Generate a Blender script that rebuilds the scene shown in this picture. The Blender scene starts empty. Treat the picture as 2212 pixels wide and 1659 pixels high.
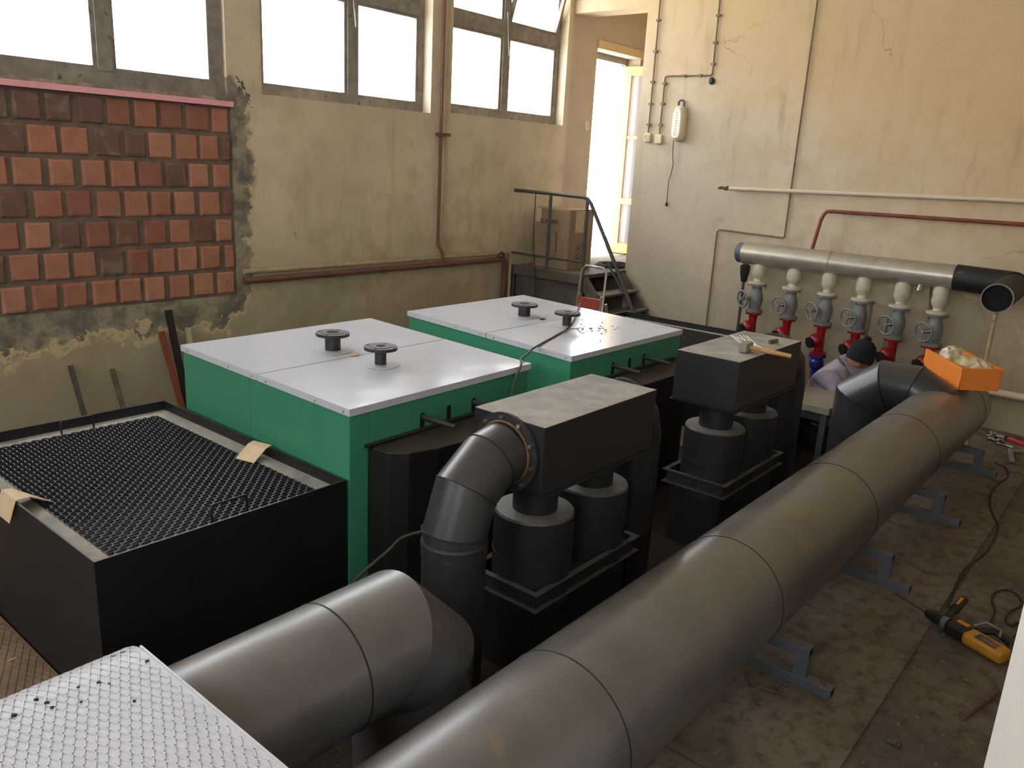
import bpy, bmesh, math, random
from mathutils import Vector, Matrix
random.seed(7)
SC = bpy.context.scene
COL = SC.collection

# ------------------------------------------------------------------ camera
YAW, PITCH, ROLL, FPX = 0.683460675, 0.266823878, 0.0539199971, 1740.25247
IW, IH = 2212.0, 1659.0
CAM = Vector((0, 0, 2.2))
_f = Vector((math.cos(YAW) * math.cos(PITCH), math.sin(YAW) * math.cos(PITCH), -math.sin(PITCH)))
_r = Vector((math.sin(YAW), -math.cos(YAW), 0))
_u = _r.cross(_f)
CR = _r * math.cos(ROLL) + _u * math.sin(ROLL)
CU = -_r * math.sin(ROLL) + _u * math.cos(ROLL)
CF = _f
cd = bpy.data.cameras.new('camera')
cd.sensor_width = 36.0
cd.lens = FPX * 36.0 / IW
cd.clip_start = 0.05
cam = bpy.data.objects.new('camera', cd)
COL.objects.link(cam)
cam.matrix_world = Matrix(((CR.x, CU.x, -CF.x, CAM.x), (CR.y, CU.y, -CF.y, CAM.y), (CR.z, CU.z, -CF.z, CAM.z), (0, 0, 0, 1)))
SC.camera = cam

# ------------------------------------------------------------------ sky and exposure
SC.view_settings.view_transform = 'Standard'
SC.view_settings.look = 'None'
SC.view_settings.exposure = 0.27
SC.view_settings.gamma = 1.0
SC.view_settings.use_curve_mapping = False
world = bpy.data.worlds.new('overcast_sky')
SC.world = world
world.use_nodes = True
bg = world.node_tree.nodes['Background']
bg.inputs['Color'].default_value = (0.93, 0.96, 1.0, 1)
bg.inputs['Strength'].default_value = 10.0


def portal(cx, cy, cz, sx, sz, rot):
    l = bpy.data.lights.new('window_portal', 'AREA')
    l.shape = 'RECTANGLE'
    l.size, l.size_y = sx, sz
    l.cycles.is_portal = True
    o = bpy.data.objects.new('window_portal', l)
    COL.objects.link(o)
    o.location = (cx, cy, cz)
    o.rotation_euler = rot


# pixel helpers (photo frame 2212 x 1659)
def ray(x, y):
    return CR * ((x - IW / 2) / FPX) - CU * ((y - IH / 2) / FPX) + CF


def onZ(x, y, z):
    d = ray(x, y); return CAM + d * ((z - CAM.z) / d.z)


def onX(x, y, X):
    d = ray(x, y); return CAM + d * ((X - CAM.x) / d.x)


def onY(x, y, Y):
    d = ray(x, y); return CAM + d * ((Y - CAM.y) / d.y)


# ------------------------------------------------------------------ materials
def lin(r, g, b):
    f = lambda c: (c / 255 / 12.92) if c / 255 <= 0.04045 else ((c / 255 + 0.055) / 1.055) ** 2.4
    return (f(r), f(g), f(b), 1)


class NT:
    def __init__(self, name):
        self.m = bpy.data.materials.new(name)
        self.m.use_nodes = True
        self.t = self.m.node_tree
        self.b = self.t.nodes['Principled BSDF']
        self.tc = self.t.nodes.new('ShaderNodeTexCoord')
        self.geo = None

    def n(self, kind, **kw):
        x = self.t.nodes.new(kind)
        for k, v in kw.items():
            setattr(x, k, v)
        return x

    def link(self, a, b):
        self.t.links.new(a, b)

    def val(self, sock, v):
        if hasattr(v, 'node'):
            self.link(v, sock)
        else:
            sock.default_value = v

    def math(self, op, a, b=0.0, clamp=False):
        x = self.n('ShaderNodeMath', operation=op, use_clamp=clamp)
        self.val(x.inputs[0], a); self.val(x.inputs[1], b)
        return x.outputs[0]

    def noise(self, scale, detail=4, rough=.6, vec=None, dist=0.0):
        x = self.n('ShaderNodeTexNoise')
        x.inputs['Scale'].default_value = scale
        x.inputs['Detail'].default_value = detail
        x.inputs['Roughness'].default_value = rough
        x.inputs['Distortion'].default_value = dist
        self.link(vec or self.tc.outputs['Object'], x.inputs['Vector'])
        return x.outputs['Fac']

    def mapping(self, scale):
        x = self.n('ShaderNodeMapping')
        x.inputs['Scale'].default_value = scale
        self.link(self.tc.outputs['Object'], x.inputs['Vector'])
        return x.outputs['Vector']

    def rng(self, v, a, b, c=0.0, d=1.0):
        x = self.n('ShaderNodeMapRange')
        x.interpolation_type = 'SMOOTHSTEP'
        self.val(x.inputs['Value'], v)
        for i, q in zip((1, 2, 3, 4), (a, b, c, d)):
            x.inputs[i].default_value = q
        return x.outputs[0]

    def mix(self, f, a, b):
        x = self.n('ShaderNodeMix', data_type='RGBA')
        self.val(x.inputs['Factor'], f)
        self.val(x.inputs['A'], a); self.val(x.inputs['B'], b)
        return x.outputs['Result']

    def xyz(self):
        x = self.n('ShaderNodeSeparateXYZ')
        self.link(self.tc.outputs['Object'], x.inputs[0])
        return x.outputs

    def up(self):
        g = self.n('ShaderNodeNewGeometry')
        x = self.n('ShaderNodeSeparateXYZ')
        self.link(g.outputs['Normal'], x.inputs[0])
        return x.outputs['Z']

    def bump(self, h, strength=.3, dist=.01):
        x = self.n('ShaderNodeBump')
        x.inputs['Strength'].default_value = strength
        x.inputs['Distance'].default_value = dist
        self.link(h, x.inputs['Height'])
        self.link(x.outputs[0], self.b.inputs['Normal'])

    def col(self, c):
        self.val(self.b.inputs['Base Color'], c)

    def rough(self, r):
        self.val(self.b.inputs['Roughness'], r)


MATS = {}


def sc(c, k):
    return (min(1, c[0] * k), min(1, c[1] * k), min(1, c[2] * k), 1)


def paint(name, rgb, rough=.5, metal=0.0, var=.2, scale=5.0, dust=0.0, dustrgb=(120, 105, 88), bump=0.0, bscale=60.0, spots=None, spec=.5):
    """paint or bare surface with mottling, optional dust settled on top and optional stains"""
    if name in MATS:
        return MATS[name]
    k = NT(name)
    c = lin(*rgb)
    n1 = k.noise(scale, 5, .65)
    colr = k.mix(k.rng(n1, .3, .7), sc(c, 1 - var), sc(c, 1 + var))
    r = rough
    if spots:
        s = k.rng(k.noise(spots[1], 6, .7, dist=.3), spots[2], spots[2] + .08)
        colr = k.mix(s, colr, lin(*spots[0]))
    if dust:
        d = k.math('MULTIPLY', k.rng(k.up(), .3, .95), k.rng(k.noise(scale * 1.7, 6, .7), .2, .75, dust * .35, dust))
        colr = k.mix(d, colr, lin(*dustrgb))
        r = k.math('ADD', rough, k.math('MULTIPLY', d, .35), True)
    k.col(colr)
    k.rough(r)
    k.b.inputs['Metallic'].default_value = metal
    k.b.inputs['Specular IOR Level'].default_value = spec
    if bump:
        k.bump(k.noise(bscale, 4, .6), bump, .004)
    MATS[name] = k.m
    return k.m


def plaster(name, peel=False, niche=False):
    k = NT(name)
    x, y, z = k.xyz()
    big = k.noise(.9, 5, .6)
    mid = k.noise(4.0, 6, .65)
    st = k.noise(2.2, 5, .6, k.mapping((3.0, 3.0, .45)))
    base = k.mix(k.rng(big, .3, .72), lin(214, 201, 176), lin(197, 184, 160))
    base = k.mix(k.rng(mid, .42, .75, 0, .7), base, lin(184, 168, 142))
    base = k.mix(k.rng(k.math('ADD', k.math('SUBTRACT', z, k.math('MULTIPLY', y, .45)), k.math('MULTIPLY', mid, 1.2)), .8, 2.8, 0, .8), base, lin(210, 180, 132))  # warm window light on the upper right wall painted into the plaster colour
    base = k.mix(k.rng(st, .52, .8, 0, .5), base, lin(150, 134, 112))
    # grimy lower zone of the wall
    low = k.math('ADD', k.math('MULTIPLY', z, -1.0), k.math('MULTIPLY', mid, .9))
    base = k.mix(k.rng(low, -1.45, .1, 0, .75), base, lin(146, 132, 108))
    # small chips
    chip = k.rng(k.noise(9.0, 6, .75), .70, .72)
    chip = k.math('MULTIPLY', chip, k.rng(k.math('ADD', k.math('MULTIPLY', z, -1), mid), -.6, .1))
    base = k.mix(chip, base, lin(104, 94, 80))
    if not peel:
        # thin cracks and grey damp patches
        v = k.n('ShaderNodeTexVoronoi', feature='DISTANCE_TO_EDGE')
        v.inputs['Scale'].default_value = .8
        w = k.n('ShaderNodeMapping')
        nn = k.n('ShaderNodeTexNoise'); nn.inputs['Scale'].default_value = 3.0; nn.inputs['Detail'].default_value = 6
        k.link(k.tc.outputs['Object'], nn.inputs['Vector'])
        va = k.n('ShaderNodeVectorMath', operation='MULTIPLY_ADD')
        k.link(nn.outputs['Color'], va.inputs[0]); va.inputs[1].default_value = (.5, .5, .5)
        k.link(k.tc.outputs['Object'], va.inputs[2])
        k.link(va.outputs[0], v.inputs['Vector'])
        crack = k.math('MULTIPLY', k.rng(v.outputs['Distance'], .0, .006, 1, 0), k.rng(big, .52, .62))
        base = k.mix(k.math('MULTIPLY', crack, .5), base, lin(110, 98, 80))
        damp = k.math('MULTIPLY', k.rng(y, 3.2, 4.9), k.rng(k.math('ADD', z, k.math('MULTIPLY', mid, 1.2)), 3.9, 2.4))
        base = k.mix(k.math('MULTIPLY', damp, .6), base, lin(192, 182, 166))
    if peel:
        base = k.mix(k.rng(x, 8.55, 8.65, 0, .7), base, lin(172, 156, 142))  # greyed beyond the back wall: the passage's weaker light put into the colour
    h = k.noise(14.0, 6, .6)
    if peel:
        # broken plaster around the bricked-up opening
        dx = k.math('MAXIMUM', k.math('SUBTRACT', x, 3.90), 0.0)
        dz = k.math('MAXIMUM', k.math('SUBTRACT', .97, z), 0.0)
        d = k.math('ADD', dx, k.math('MULTIPLY', dz, .62))
        d = k.math('ADD', d, k.math('MAXIMUM', k.math('SUBTRACT', z, 2.62), 0.0))
        n2 = k.noise(5.5, 7, .7, dist=.4)
        n3 = k.noise(1.7, 4, .6)
        e = k.math('ADD', d, k.math('MULTIPLY', k.math('SUBTRACT', n2, .5), .45))
        e = k.math('ADD', e, k.math('MULTIPLY', k.math('SUBTRACT', n3, .5), .30))
        bare = k.rng(e, .145, .135)
        white = k.rng(e, .185, .165)
        grey = k.mix(k.rng(k.noise(7, 6, .7), .35, .65), lin(108, 102, 94), lin(160, 148, 126))
        base = k.mix(white, base, lin(196, 178, 140))
        base = k.mix(bare, base, grey)
        # separate flaked islands
        isl = k.math('MULTIPLY', k.rng(k.noise(2.6, 6, .72, dist=.6), .655, .665), k.rng(d, .75, .45))
        base = k.mix(isl, base, lin(100, 94, 86))
        h = k.math('SUBTRACT', h, k.math('MULTIPLY', k.math('MAXIMUM', bare, isl), 2.0))
    k.col(base)
    k.rough(.9)
    k.b.inputs['Specular IOR Level'].default_value = .2
    k.bump(h, .35, .012)
    return k.m


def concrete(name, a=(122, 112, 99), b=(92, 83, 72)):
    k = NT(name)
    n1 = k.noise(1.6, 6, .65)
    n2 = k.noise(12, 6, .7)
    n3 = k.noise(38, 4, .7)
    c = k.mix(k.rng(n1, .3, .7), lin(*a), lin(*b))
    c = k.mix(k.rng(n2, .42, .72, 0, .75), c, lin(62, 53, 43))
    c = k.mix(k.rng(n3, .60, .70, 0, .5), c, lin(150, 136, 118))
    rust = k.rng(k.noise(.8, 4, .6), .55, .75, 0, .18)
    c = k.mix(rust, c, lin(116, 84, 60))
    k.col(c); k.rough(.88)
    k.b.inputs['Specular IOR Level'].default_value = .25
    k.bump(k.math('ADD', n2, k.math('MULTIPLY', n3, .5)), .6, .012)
    MATS[name] = k.m
    return k.m


def flat(name, rgb, rough=.6, metal=0.0, spec=.5):
    if name in MATS:
        return MATS[name]
    k = NT(name)
    k.col(lin(*rgb)); k.rough(rough)
    k.b.inputs['Metallic'].default_value = metal
    k.b.inputs['Specular IOR Level'].default_value = spec
    MATS[name] = k.m
    return k.m


def glass(name, tint=(1, 1, 1), haze=.0):
    k = NT(name)
    t = k.t
    out = [n for n in t.nodes if n.type == 'OUTPUT_MATERIAL'][0]
    tr = k.n('ShaderNodeBsdfTransparent'); tr.inputs['Color'].default_value = (*tint, 1)
    gl = k.n('ShaderNodeBsdfGlossy'); gl.inputs['Roughness'].default_value = .05
    tl = k.n('ShaderNodeBsdfTranslucent'); tl.inputs['Color'].default_value = (*tint, 1)
    m1 = k.n('ShaderNodeMixShader'); m1.inputs[0].default_value = .04
    k.link(tr.outputs[0], m1.inputs[1]); k.link(gl.outputs[0], m1.inputs[2])
    m2 = k.n('ShaderNodeMixShader'); m2.inputs[0].default_value = haze
    k.link(m1.outputs[0], m2.inputs[1]); k.link(tl.outputs[0], m2.inputs[2])
    k.link(m2.outputs[0], out.inputs['Surface'])
    return k.m


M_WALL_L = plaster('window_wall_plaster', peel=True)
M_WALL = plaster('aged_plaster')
M_CEIL = flat('ceiling_paint', (205, 195, 175), .9)
M_FLOOR = concrete('dirty_concrete')
M_SHADEFLOOR = concrete('shade_darkened_concrete', (52, 46, 40), (34, 30, 27))  # concrete with the shade between and below the collectors put into its colour
M_SLAB = concrete('slab_concrete', (134, 123, 109), (106, 95, 82))
M_WHITEWALL = paint('white_limewash', (238, 236, 228), .85, var=.04, scale=8, spots=((200, 192, 175), 9, .62))
M_GLASS = glass('window_glass')
M_FROST = glass('frosted_glass', (.95, .97, 1.0), .5)
M_FRAME = paint('grimy_frame_paint', (132, 124, 114), .7, var=.25, scale=7, spots=((84, 74, 64), 11, .6))
M_YELLOW = paint('yellow_door_paint', (196, 160, 96), .5, var=.08, spots=((160, 120, 70), 8, .66))
M_BLACK = paint('black_steel_paint', (25, 26, 29), .42, var=.25, scale=4, dust=.12, dustrgb=(92, 84, 76))
M_BLACKTOP = paint('dusty_black_steel', (28, 29, 32), .45, var=.2, scale=3, dust=1.0, dustrgb=(172, 166, 156))
M_CHAMBER = paint('sooty_black_steel', (24, 22, 21), .5, var=.25, scale=4, dust=.7, dustrgb=(62, 52, 42))
M_DUCT = paint('grey_coated_duct', (80, 80, 81), .30, var=.18, scale=3.2, dust=.30, dustrgb=(150, 140, 126), bump=.03, bscale=220, spec=.7, spots=((108, 95, 80), 4.5, .60))
M_DUCTD = paint('black_coated_duct', (48, 50, 53), .33, var=.2, scale=4, dust=.18, dustrgb=(110, 100, 90), bump=.04, bscale=200)
for _m in (M_DUCT, M_DUCTD):
    _b = _m.node_tree.nodes['Principled BSDF']
    _b.inputs['Coat Weight'].default_value = .35
    _b.inputs['Coat Roughness'].default_value = .28
M_PIPEOLD = paint('soot_stained_pipe', (34, 34, 35), .6, var=.35, scale=9, spots=((86, 82, 78), 8, .64))
M_SEAM = flat('dark_seam', (22, 20, 18), .7)
M_RUST = paint('rusty_weld', (96, 74, 54), .8, var=.35, scale=20)
M_GREEN = paint('green_enamel', (62, 138, 106), .38, var=.04, scale=2)
M_LID = paint('white_enamel', (196, 200, 209), .16, var=.025, scale=2.5, bump=.0)
M_LIDTOP = None
M_IRON = paint('black_cast_iron', (44, 42, 42), .5, var=.3, scale=30, dust=.25, dustrgb=(105, 98, 90))
M_HOLE = flat('hollow_dark', (6, 6, 6), .9)
M_SILVER = paint('silver_paint', (188, 182, 168), .34, metal=.55, var=.1, scale=6, dust=.4, dustrgb=(140, 124, 98))
M_STUB = paint('cream_paint', (196, 188, 168), .5, var=.12, scale=16, spots=((120, 100, 76), 24, .66))
M_VALVE = paint('grey_valve_paint', (118, 120, 120), .5, var=.18, scale=18, spots=((90, 84, 74), 22, .62))
M_RED = paint('red_valve_enamel', (142, 20, 24), .3, var=.14, scale=14)
M_BLUE = paint('blue_pump_enamel', (26, 40, 120), .35, var=.15, scale=14)
M_REDPIPE = paint('red_lead_paint', (126, 62, 48), .55, var=.2, scale=10, spots=((84, 60, 46), 12, .62))
M_BROWNPIPE = paint('brown_red_paint', (112, 74, 64), .6, var=.18, scale=10, dust=.3)
M_PALEPIPE = paint('pale_oil_paint', (172, 158, 128), .6, var=.15, scale=10, dust=.3)
M_CONDUIT = paint('grimy_conduit', (128, 110, 86), .7, var=.25, scale=20)
M_WHITEPVC = paint('white_pvc', (212, 200, 178), .5, var=.06)
M_STAND = paint('grey_blue_paint', (86, 94, 104), .5, var=.12, scale=8, dust=.5, dustrgb=(128, 116, 100))
M_PLATE = paint('silver_grey_tread_paint', (186, 187, 195), .38, var=.06, scale=5, spots=((150, 140, 126), 3.2, .60))
M_PLATEB = paint('dirty_tread_plate', (126, 108, 86), .6, var=.2, scale=5)
M_MESHW = flat('wire_steel', (70, 70, 72), .35, .6)
M_ORANGE = paint('orange_plastic', (240, 144, 62), .4, var=.03)
M_PLASTICBAG = paint('crumpled_film', (206, 196, 176), .3, var=.18, scale=22)
M_CARD = paint('cardboard', (148, 126, 104), .85, var=.1, scale=6)
M_CARDP = paint('pale_cardboard', (204, 180, 148), .85, var=.08, scale=10)
M_INK = flat('box_print', (70, 56, 46), .9)
M_ALU = paint('worn_aluminium', (168, 160, 148), .4, metal=.6, var=.15, scale=20)
M_REDWOOD = paint('red_painted_board', (150, 66, 44), .6, var=.2, scale=20)
M_RAIL = paint('dark_rail_paint', (70, 68, 66), .5, var=.2, scale=10)
M_STEP = paint('dusty_step_steel', (84, 78, 70), .7, var=.2, scale=8, dust=.5, dustrgb=(128, 120, 108))
M_BENCH = paint('grey_bench_plate', (136, 128, 114), .65, var=.1, scale=4)
M_PINK = paint('pink_foam_board', (232, 166, 172), .8, var=.06, scale=8)
M_MORTAR = paint('brown_mortar', (112, 97, 84), .95, var=.2, scale=9, bump=.6, bscale=40)
M_CREAMPLASTIC = paint('aged_cream_plastic', (214, 202, 164), .5, var=.08, scale=20)
M_LAMPW = paint('white_lens', (240, 238, 226), .3, var=.04)
M_DARKPLASTIC = flat('black_plastic', (26, 25, 25), .5)
M_DRILLY = paint('yellow_tool_plastic', (182, 130, 40), .45, var=.12, scale=20)
M_STEELBR = flat('bright_steel', (170, 168, 162), .3, .9)
M_TOOLRED = flat('red_tool_handle', (196, 48, 40), .4)
M_RUSTBAR = paint('rusty_bar', (98, 80, 64), .8, var=.3, scale=20)
M_WOODH = paint('wood_handle', (176, 138, 84), .6, var=.2, scale=25)
M_WHITEROD = flat('white_flux_rod', (232, 226, 212), .7)
M_SKIN = paint('skin', (176, 118, 90), .55, var=.06)
M_SHIRT = paint('lavender_grey_cloth', (152, 144, 158), .9, var=.12, scale=7)
M_TROUSER = paint('dark_cloth', (38, 40, 52), .9, var=.25, scale=12)
M_HAT = paint('black_knit', (20, 20, 26), .95, var=.3, scale=40)
M_CABLE = flat('grey_cable', (78, 72, 66), .6)
M_CABLED = flat('dark_cable', (48, 40, 34), .6)

BRICKS = []
for i, (rgb, sp) in enumerate([((164, 112, 90), .60), ((156, 103, 84), .58), ((142, 92, 77), .56), ((120, 84, 73), .54), ((110, 82, 74), .53), ((170, 120, 98), .60)]):
    BRICKS.append(paint('fired_clay_%s' % 'abcdef'[i], rgb, .9, var=.12, scale=9, bump=.4, bscale=30, spots=((124, 106, 92), 6, sp)))


# ------------------------------------------------------------------ mesh builder
class MB:
    def __init__(self):
        self.v = []; self.f = []; self.s = []

    def _add(self, vs, fs, smooth=False):
        o = len(self.v)
        self.v += [Vector(p) for p in vs]
        self.f += [tuple(i + o for i in q) for q in fs]
        self.s += [smooth] * len(fs)
        return self

    def box(self, a, b, M=None):
        x0, y0, z0 = a; x1, y1, z1 = b
        vs = [Vector(p) for p in ((x0, y0, z0), (x1, y0, z0), (x1, y1, z0), (x0, y1, z0), (x0, y0, z1), (x1, y0, z1), (x1, y1, z1), (x0, y1, z1))]
        if M is not None:
            vs = [M @ p for p in vs]
        return self._add(vs, [(3, 2, 1, 0), (4, 5, 6, 7), (0, 1, 5, 4), (1, 2, 6, 5), (2, 3, 7, 6), (3, 0, 4, 7)])

    def prism(self, poly, z0, z1, M=None):
        """vertical prism over a CCW polygon of (x, y)"""
        n = len(poly)
        vs = [Vector((x, y, z0)) for x, y in poly] + [Vector((x, y, z1)) for x, y in poly]
        if M is not None:
            vs = [M @ p for p in vs]
        fs = [tuple(range(n - 1, -1, -1)), tuple(range(n, 2 * n))]
        fs += [(i, (i + 1) % n, n + (i + 1) % n, n + i) for i in range(n)]
        return self._add(vs, fs)

    def bar(self, p, q, w, h=None, up=(0, 0, 1)):
        """rectangular bar from p to q"""
        h = h or w
        p, q = Vector(p), Vector(q)
        d = (q - p).normalized(); u = Vector(up)
        if abs(d.dot(u)) > .98:
            u = Vector((1, 0, 0))
        s = d.cross(u).normalized(); u = s.cross(d)
        s = s * w / 2; u = u * h / 2
        vs = [p - s - u, p + s - u, p + s + u, p - s + u, q - s - u, q + s - u, q + s + u, q - s + u]
        return self._add(vs, [(0, 1, 2, 3), (7, 6, 5, 4), (0, 4, 5, 1), (1, 5, 6, 2), (2, 6, 7, 3), (3, 7, 4, 0)])

    def tube(self, pts, r, seg=16, cap=True, mitre=False, inner=None):
        """swept round tube; r may be a list"""
        pts = [Vector(p) for p in pts]
        n = len(pts)
        rs = r if isinstance(r, (list, tuple)) else [r] * n
        tang = []
        for i in range(n):
            if i == 0: t = pts[1] - pts[0]
            elif i == n - 1: t = pts[-1] - pts[-2]
            else: t = (pts[i] - pts[i - 1]).normalized() + (pts[i + 1] - pts[i]).normalized()
            tang.append(t.normalized())
        ref = Vector((0, 0, 1)) if abs(tang[0].z) < .9 else Vector((0, 1, 0))
        u = (ref - tang[0] * ref.dot(tang[0])).normalized()
        rings = []
        for i in range(n):
            t = tang[i]
            u = (u - t * u.dot(t)).normalized()
            w = t.cross(u)
            ring = []
            for k in range(seg):
                a = 2 * math.pi * k / seg
                off = (u * math.cos(a) + w * math.sin(a)) * rs[i]
                if mitre and 0 < i < n - 1:
                    d0 = (pts[i] - pts[i - 1]).normalized()
                    # slide the section of the incoming cylinder onto the mitre plane
                    if i:
                        perp = off - d0 * off.dot(d0)
                        if perp.length > 1e-6:
                            perp = perp.normalized() * rs[i]
                        den = d0.dot(t)
                        off = perp - d0 * (perp.dot(t) / den)
                ring.append(pts[i] + off)
            rings.append(ring)
        side = [(k, (k + 1) % seg, (k + 1) % seg + seg, k + seg) for k in range(seg)]
        if mitre:                       # crisp joints: every length keeps its own vertices
            for i in range(n - 1):
                self._add(rings[i] + rings[i + 1], side, True)
        else:
            self._add([p for ring in rings for p in ring], [tuple(q + i * seg for q in f) for i in range(n - 1) for f in side], True)
        if cap:
            self._add(rings[0], [tuple(range(seg - 1, -1, -1))])
            self._add(rings[-1], [tuple(range(seg))])
        return self

    def lathe(self, prof, c=(0, 0, 0), axis=(0, 0, 1), seg=24, smooth=True, caps=True):
        """prof: list of (radius, height along axis)"""
        a = Vector(axis).normalized()
        q = Vector((0, 0, 1)).rotation_difference(a)
        c = Vector(c)
        rings = [[c + q @ Vector((r * math.cos(2 * math.pi * k / seg), r * math.sin(2 * math.pi * k / seg), h)) for k in range(seg)] for r, h in prof]
        side = [(k, (k + 1) % seg, (k + 1) % seg + seg, k + seg) for k in range(seg)]
        # smooth runs are broken where the profile turns sharply
        start = 0
        for i in range(1, len(prof)):
            brk = i == len(prof) - 1
            if not brk:
                d0 = Vector((prof[i][0] - prof[i - 1][0], prof[i][1] - prof[i - 1][1])); d1 = Vector((prof[i + 1][0] - prof[i][0], prof[i + 1][1] - prof[i][1]))
                brk = d0.length < 1e-7 or d1.length < 1e-7 or d0.normalized().dot(d1.normalized()) < .88
            if brk:
                run = rings[start:i + 1]
                self._add([p for g in run for p in g], [tuple(v + j * seg for v in f) for j in range(len(run) - 1) for f in side], smooth)
                start = i
        if caps and prof[0][0] > 1e-5:
            self._add(rings[0], [tuple(range(seg - 1, -1, -1))])
        if caps and prof[-1][0] > 1e-5:
            self._add(rings[-1], [tuple(range(seg))])
        return self

    def ring(self, c, axis, R, r, seg=28, s2=8):
        a = Vector(axis).normalized(); q = Vector((0, 0, 1)).rotation_difference(a); c = Vector(c)
        vs, fs = [], []
        for i in range(seg):
            t = 2 * math.pi * i / seg
            for j in range(s2):
                p = 2 * math.pi * j / s2
                rr = R + r * math.cos(p)
                vs.append(c + q @ Vector((rr * math.cos(t), rr * math.sin(t), r * math.sin(p))))
        for i in range(seg):
            for j in range(s2):
                fs.append((i * s2 + j, ((i + 1) % seg) * s2 + j, ((i + 1) % seg) * s2 + (j + 1) % s2, i * s2 + (j + 1) % s2))
        return self._add(vs, fs, True)

    def sphere(self, c, r, seg=16, rings=10, scale=(1, 1, 1), M=None):
        prof = []
        c = Vector(c)
        vs, fs = [], []
        for i in range(rings + 1):
            p = math.pi * i / rings
            for k in range(seg):
                t = 2 * math.pi * k / seg
                q = Vector((math.sin(p) * math.cos(t) * r * scale[0], math.sin(p) * math.sin(t) * r * scale[1], -math.cos(p) * r * scale[2]))
                if M is not None: q = M @ q
                vs.append(c + q)
        for i in range(rings):
            for k in range(seg):
                a, b = i * seg + k, i * seg + (k + 1) % seg
                fs.append((a, b, b + seg, a + seg))
        return self._add(vs, fs, True)

    def quad(self, a, b, c, d):
        return self._add([a, b, c, d], [(0, 1, 2, 3)])

    def mesh(self, name, mat, off=Vector((0, 0, 0))):
        me = bpy.data.meshes.new(name)
        me.from_pydata([tuple(p - off) for p in self.v], [], self.f)
        me.polygons.foreach_set('use_smooth', self.s)
        me.materials.append(mat)
        me.validate(); me.update()
        return me


def wloc(o):
    p = Vector((0, 0, 0))
    while o is not None:
        p += o.location; o = o.parent
    return p


def tag(o, label=None, cat=None, group=None, kind=None):
    if label: o['label'] = label
    if cat: o['category'] = cat
    if group: o['group'] = group
    if kind: o['kind'] = kind
    return o


def thing(name, label, cat, loc=(0, 0, 0), group=None, rot=(0, 0, 0)):
    o = bpy.data.objects.new(name, None)
    o.empty_display_size = .1
    COL.objects.link(o)
    o.location = loc; o.rotation_euler = rot
    return tag(o, label, cat, group)


def part(name, mb, mat, parent=None, local=False, label=None, kind=None, bevel=0.0):
    """mesh object; geometry given in world coordinates unless local"""
    off = Vector((0, 0, 0)) if (parent is None or local) else wloc(parent)
    o = bpy.data.objects.new(name, mb.mesh(name, mat, off))
    COL.objects.link(o)
    o.parent = parent
    if label: o['label'] = label
    if kind: o['kind'] = kind
    if bevel:
        b = o.modifiers.new('bevel', 'BEVEL'); b.width = bevel; b.segments = 2; b.limit_method = 'ANGLE'
    return o


def solo(name, mb, mat, label, cat, loc, group=None, bevel=0.0):
    """one-mesh thing with its origin at loc; world geometry"""
    loc = Vector(loc)
    o = bpy.data.objects.new(name, mb.mesh(name, mat, loc))
    COL.objects.link(o)
    o.location = loc
    if bevel:
        b = o.modifiers.new('bevel', 'BEVEL'); b.width = bevel; b.segments = 2; b.limit_method = 'ANGLE'
    return tag(o, label, cat, group)


def struct(name, mb, mat, parent=None):
    o = part(name, mb, mat, parent)
    if parent is None:
        o['kind'] = 'structure'
    return o


def copy_tree(o, parent=None):
    c = o.copy(); COL.objects.link(c); c.parent = parent
    for ch in list(o.children):
        copy_tree(ch, c)
    return c


# ------------------------------------------------------------------ room
WY, BX, BEDGE = 6.345, 8.61, 5.306
X0, Y0, ZC = -3.2, -3.0, 4.75
WT = .30


def wall_with_holes(axis, p0, p1, u0, u1, z0, z1, holes):
    """wall slab: axis 'Y' spans u=X between Y p0..p1; axis 'X' spans u=Y"""
    mb = MB()
    us = sorted(set([u0, u1] + [h[0] for h in holes] + [h[1] for h in holes]))
    for a, b in zip(us[:-1], us[1:]):
        hs = sorted([(h[2], h[3]) for h in holes if h[0] <= a + 1e-6 and h[1] >= b - 1e-6])
        z = z0
        spans = []
        for h0, h1 in hs:
            if h0 > z: spans.append((z, h0))
            z = h1
        if z < z1: spans.append((z, z1))
        for s0, s1 in spans:
            if axis == 'Y': mb.box((a, p0, s0), (b, p1, s1))
            else: mb.box((p0, a, s0), (p1, b, s1))
    return mb


WZ0, WZ1, WTR = 2.66, 4.45, 3.62
W1 = (1.00, 3.87); W2 = (4.20, 6.21); W3 = (6.51, 8.52)
DOOR = (9.16, 10.22, 1.0, 3.68)
holes_l = [(W1[0], W1[1], 2.60, WZ1), (W2[0], W2[1], WZ0, WZ1), (W3[0], W3[1], WZ0 + .03, WZ1), DOOR]
# pit for the bricks: the brick panel fills a shallow recess
BR = (1.0, 3.90, .96, 2.53)
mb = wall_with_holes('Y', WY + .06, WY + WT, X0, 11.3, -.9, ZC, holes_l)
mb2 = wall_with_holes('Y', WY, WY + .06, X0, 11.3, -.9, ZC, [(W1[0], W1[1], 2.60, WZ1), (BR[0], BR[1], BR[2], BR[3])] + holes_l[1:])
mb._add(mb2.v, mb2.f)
wall_left = struct('wall_left', mb, M_WALL_L)

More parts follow.
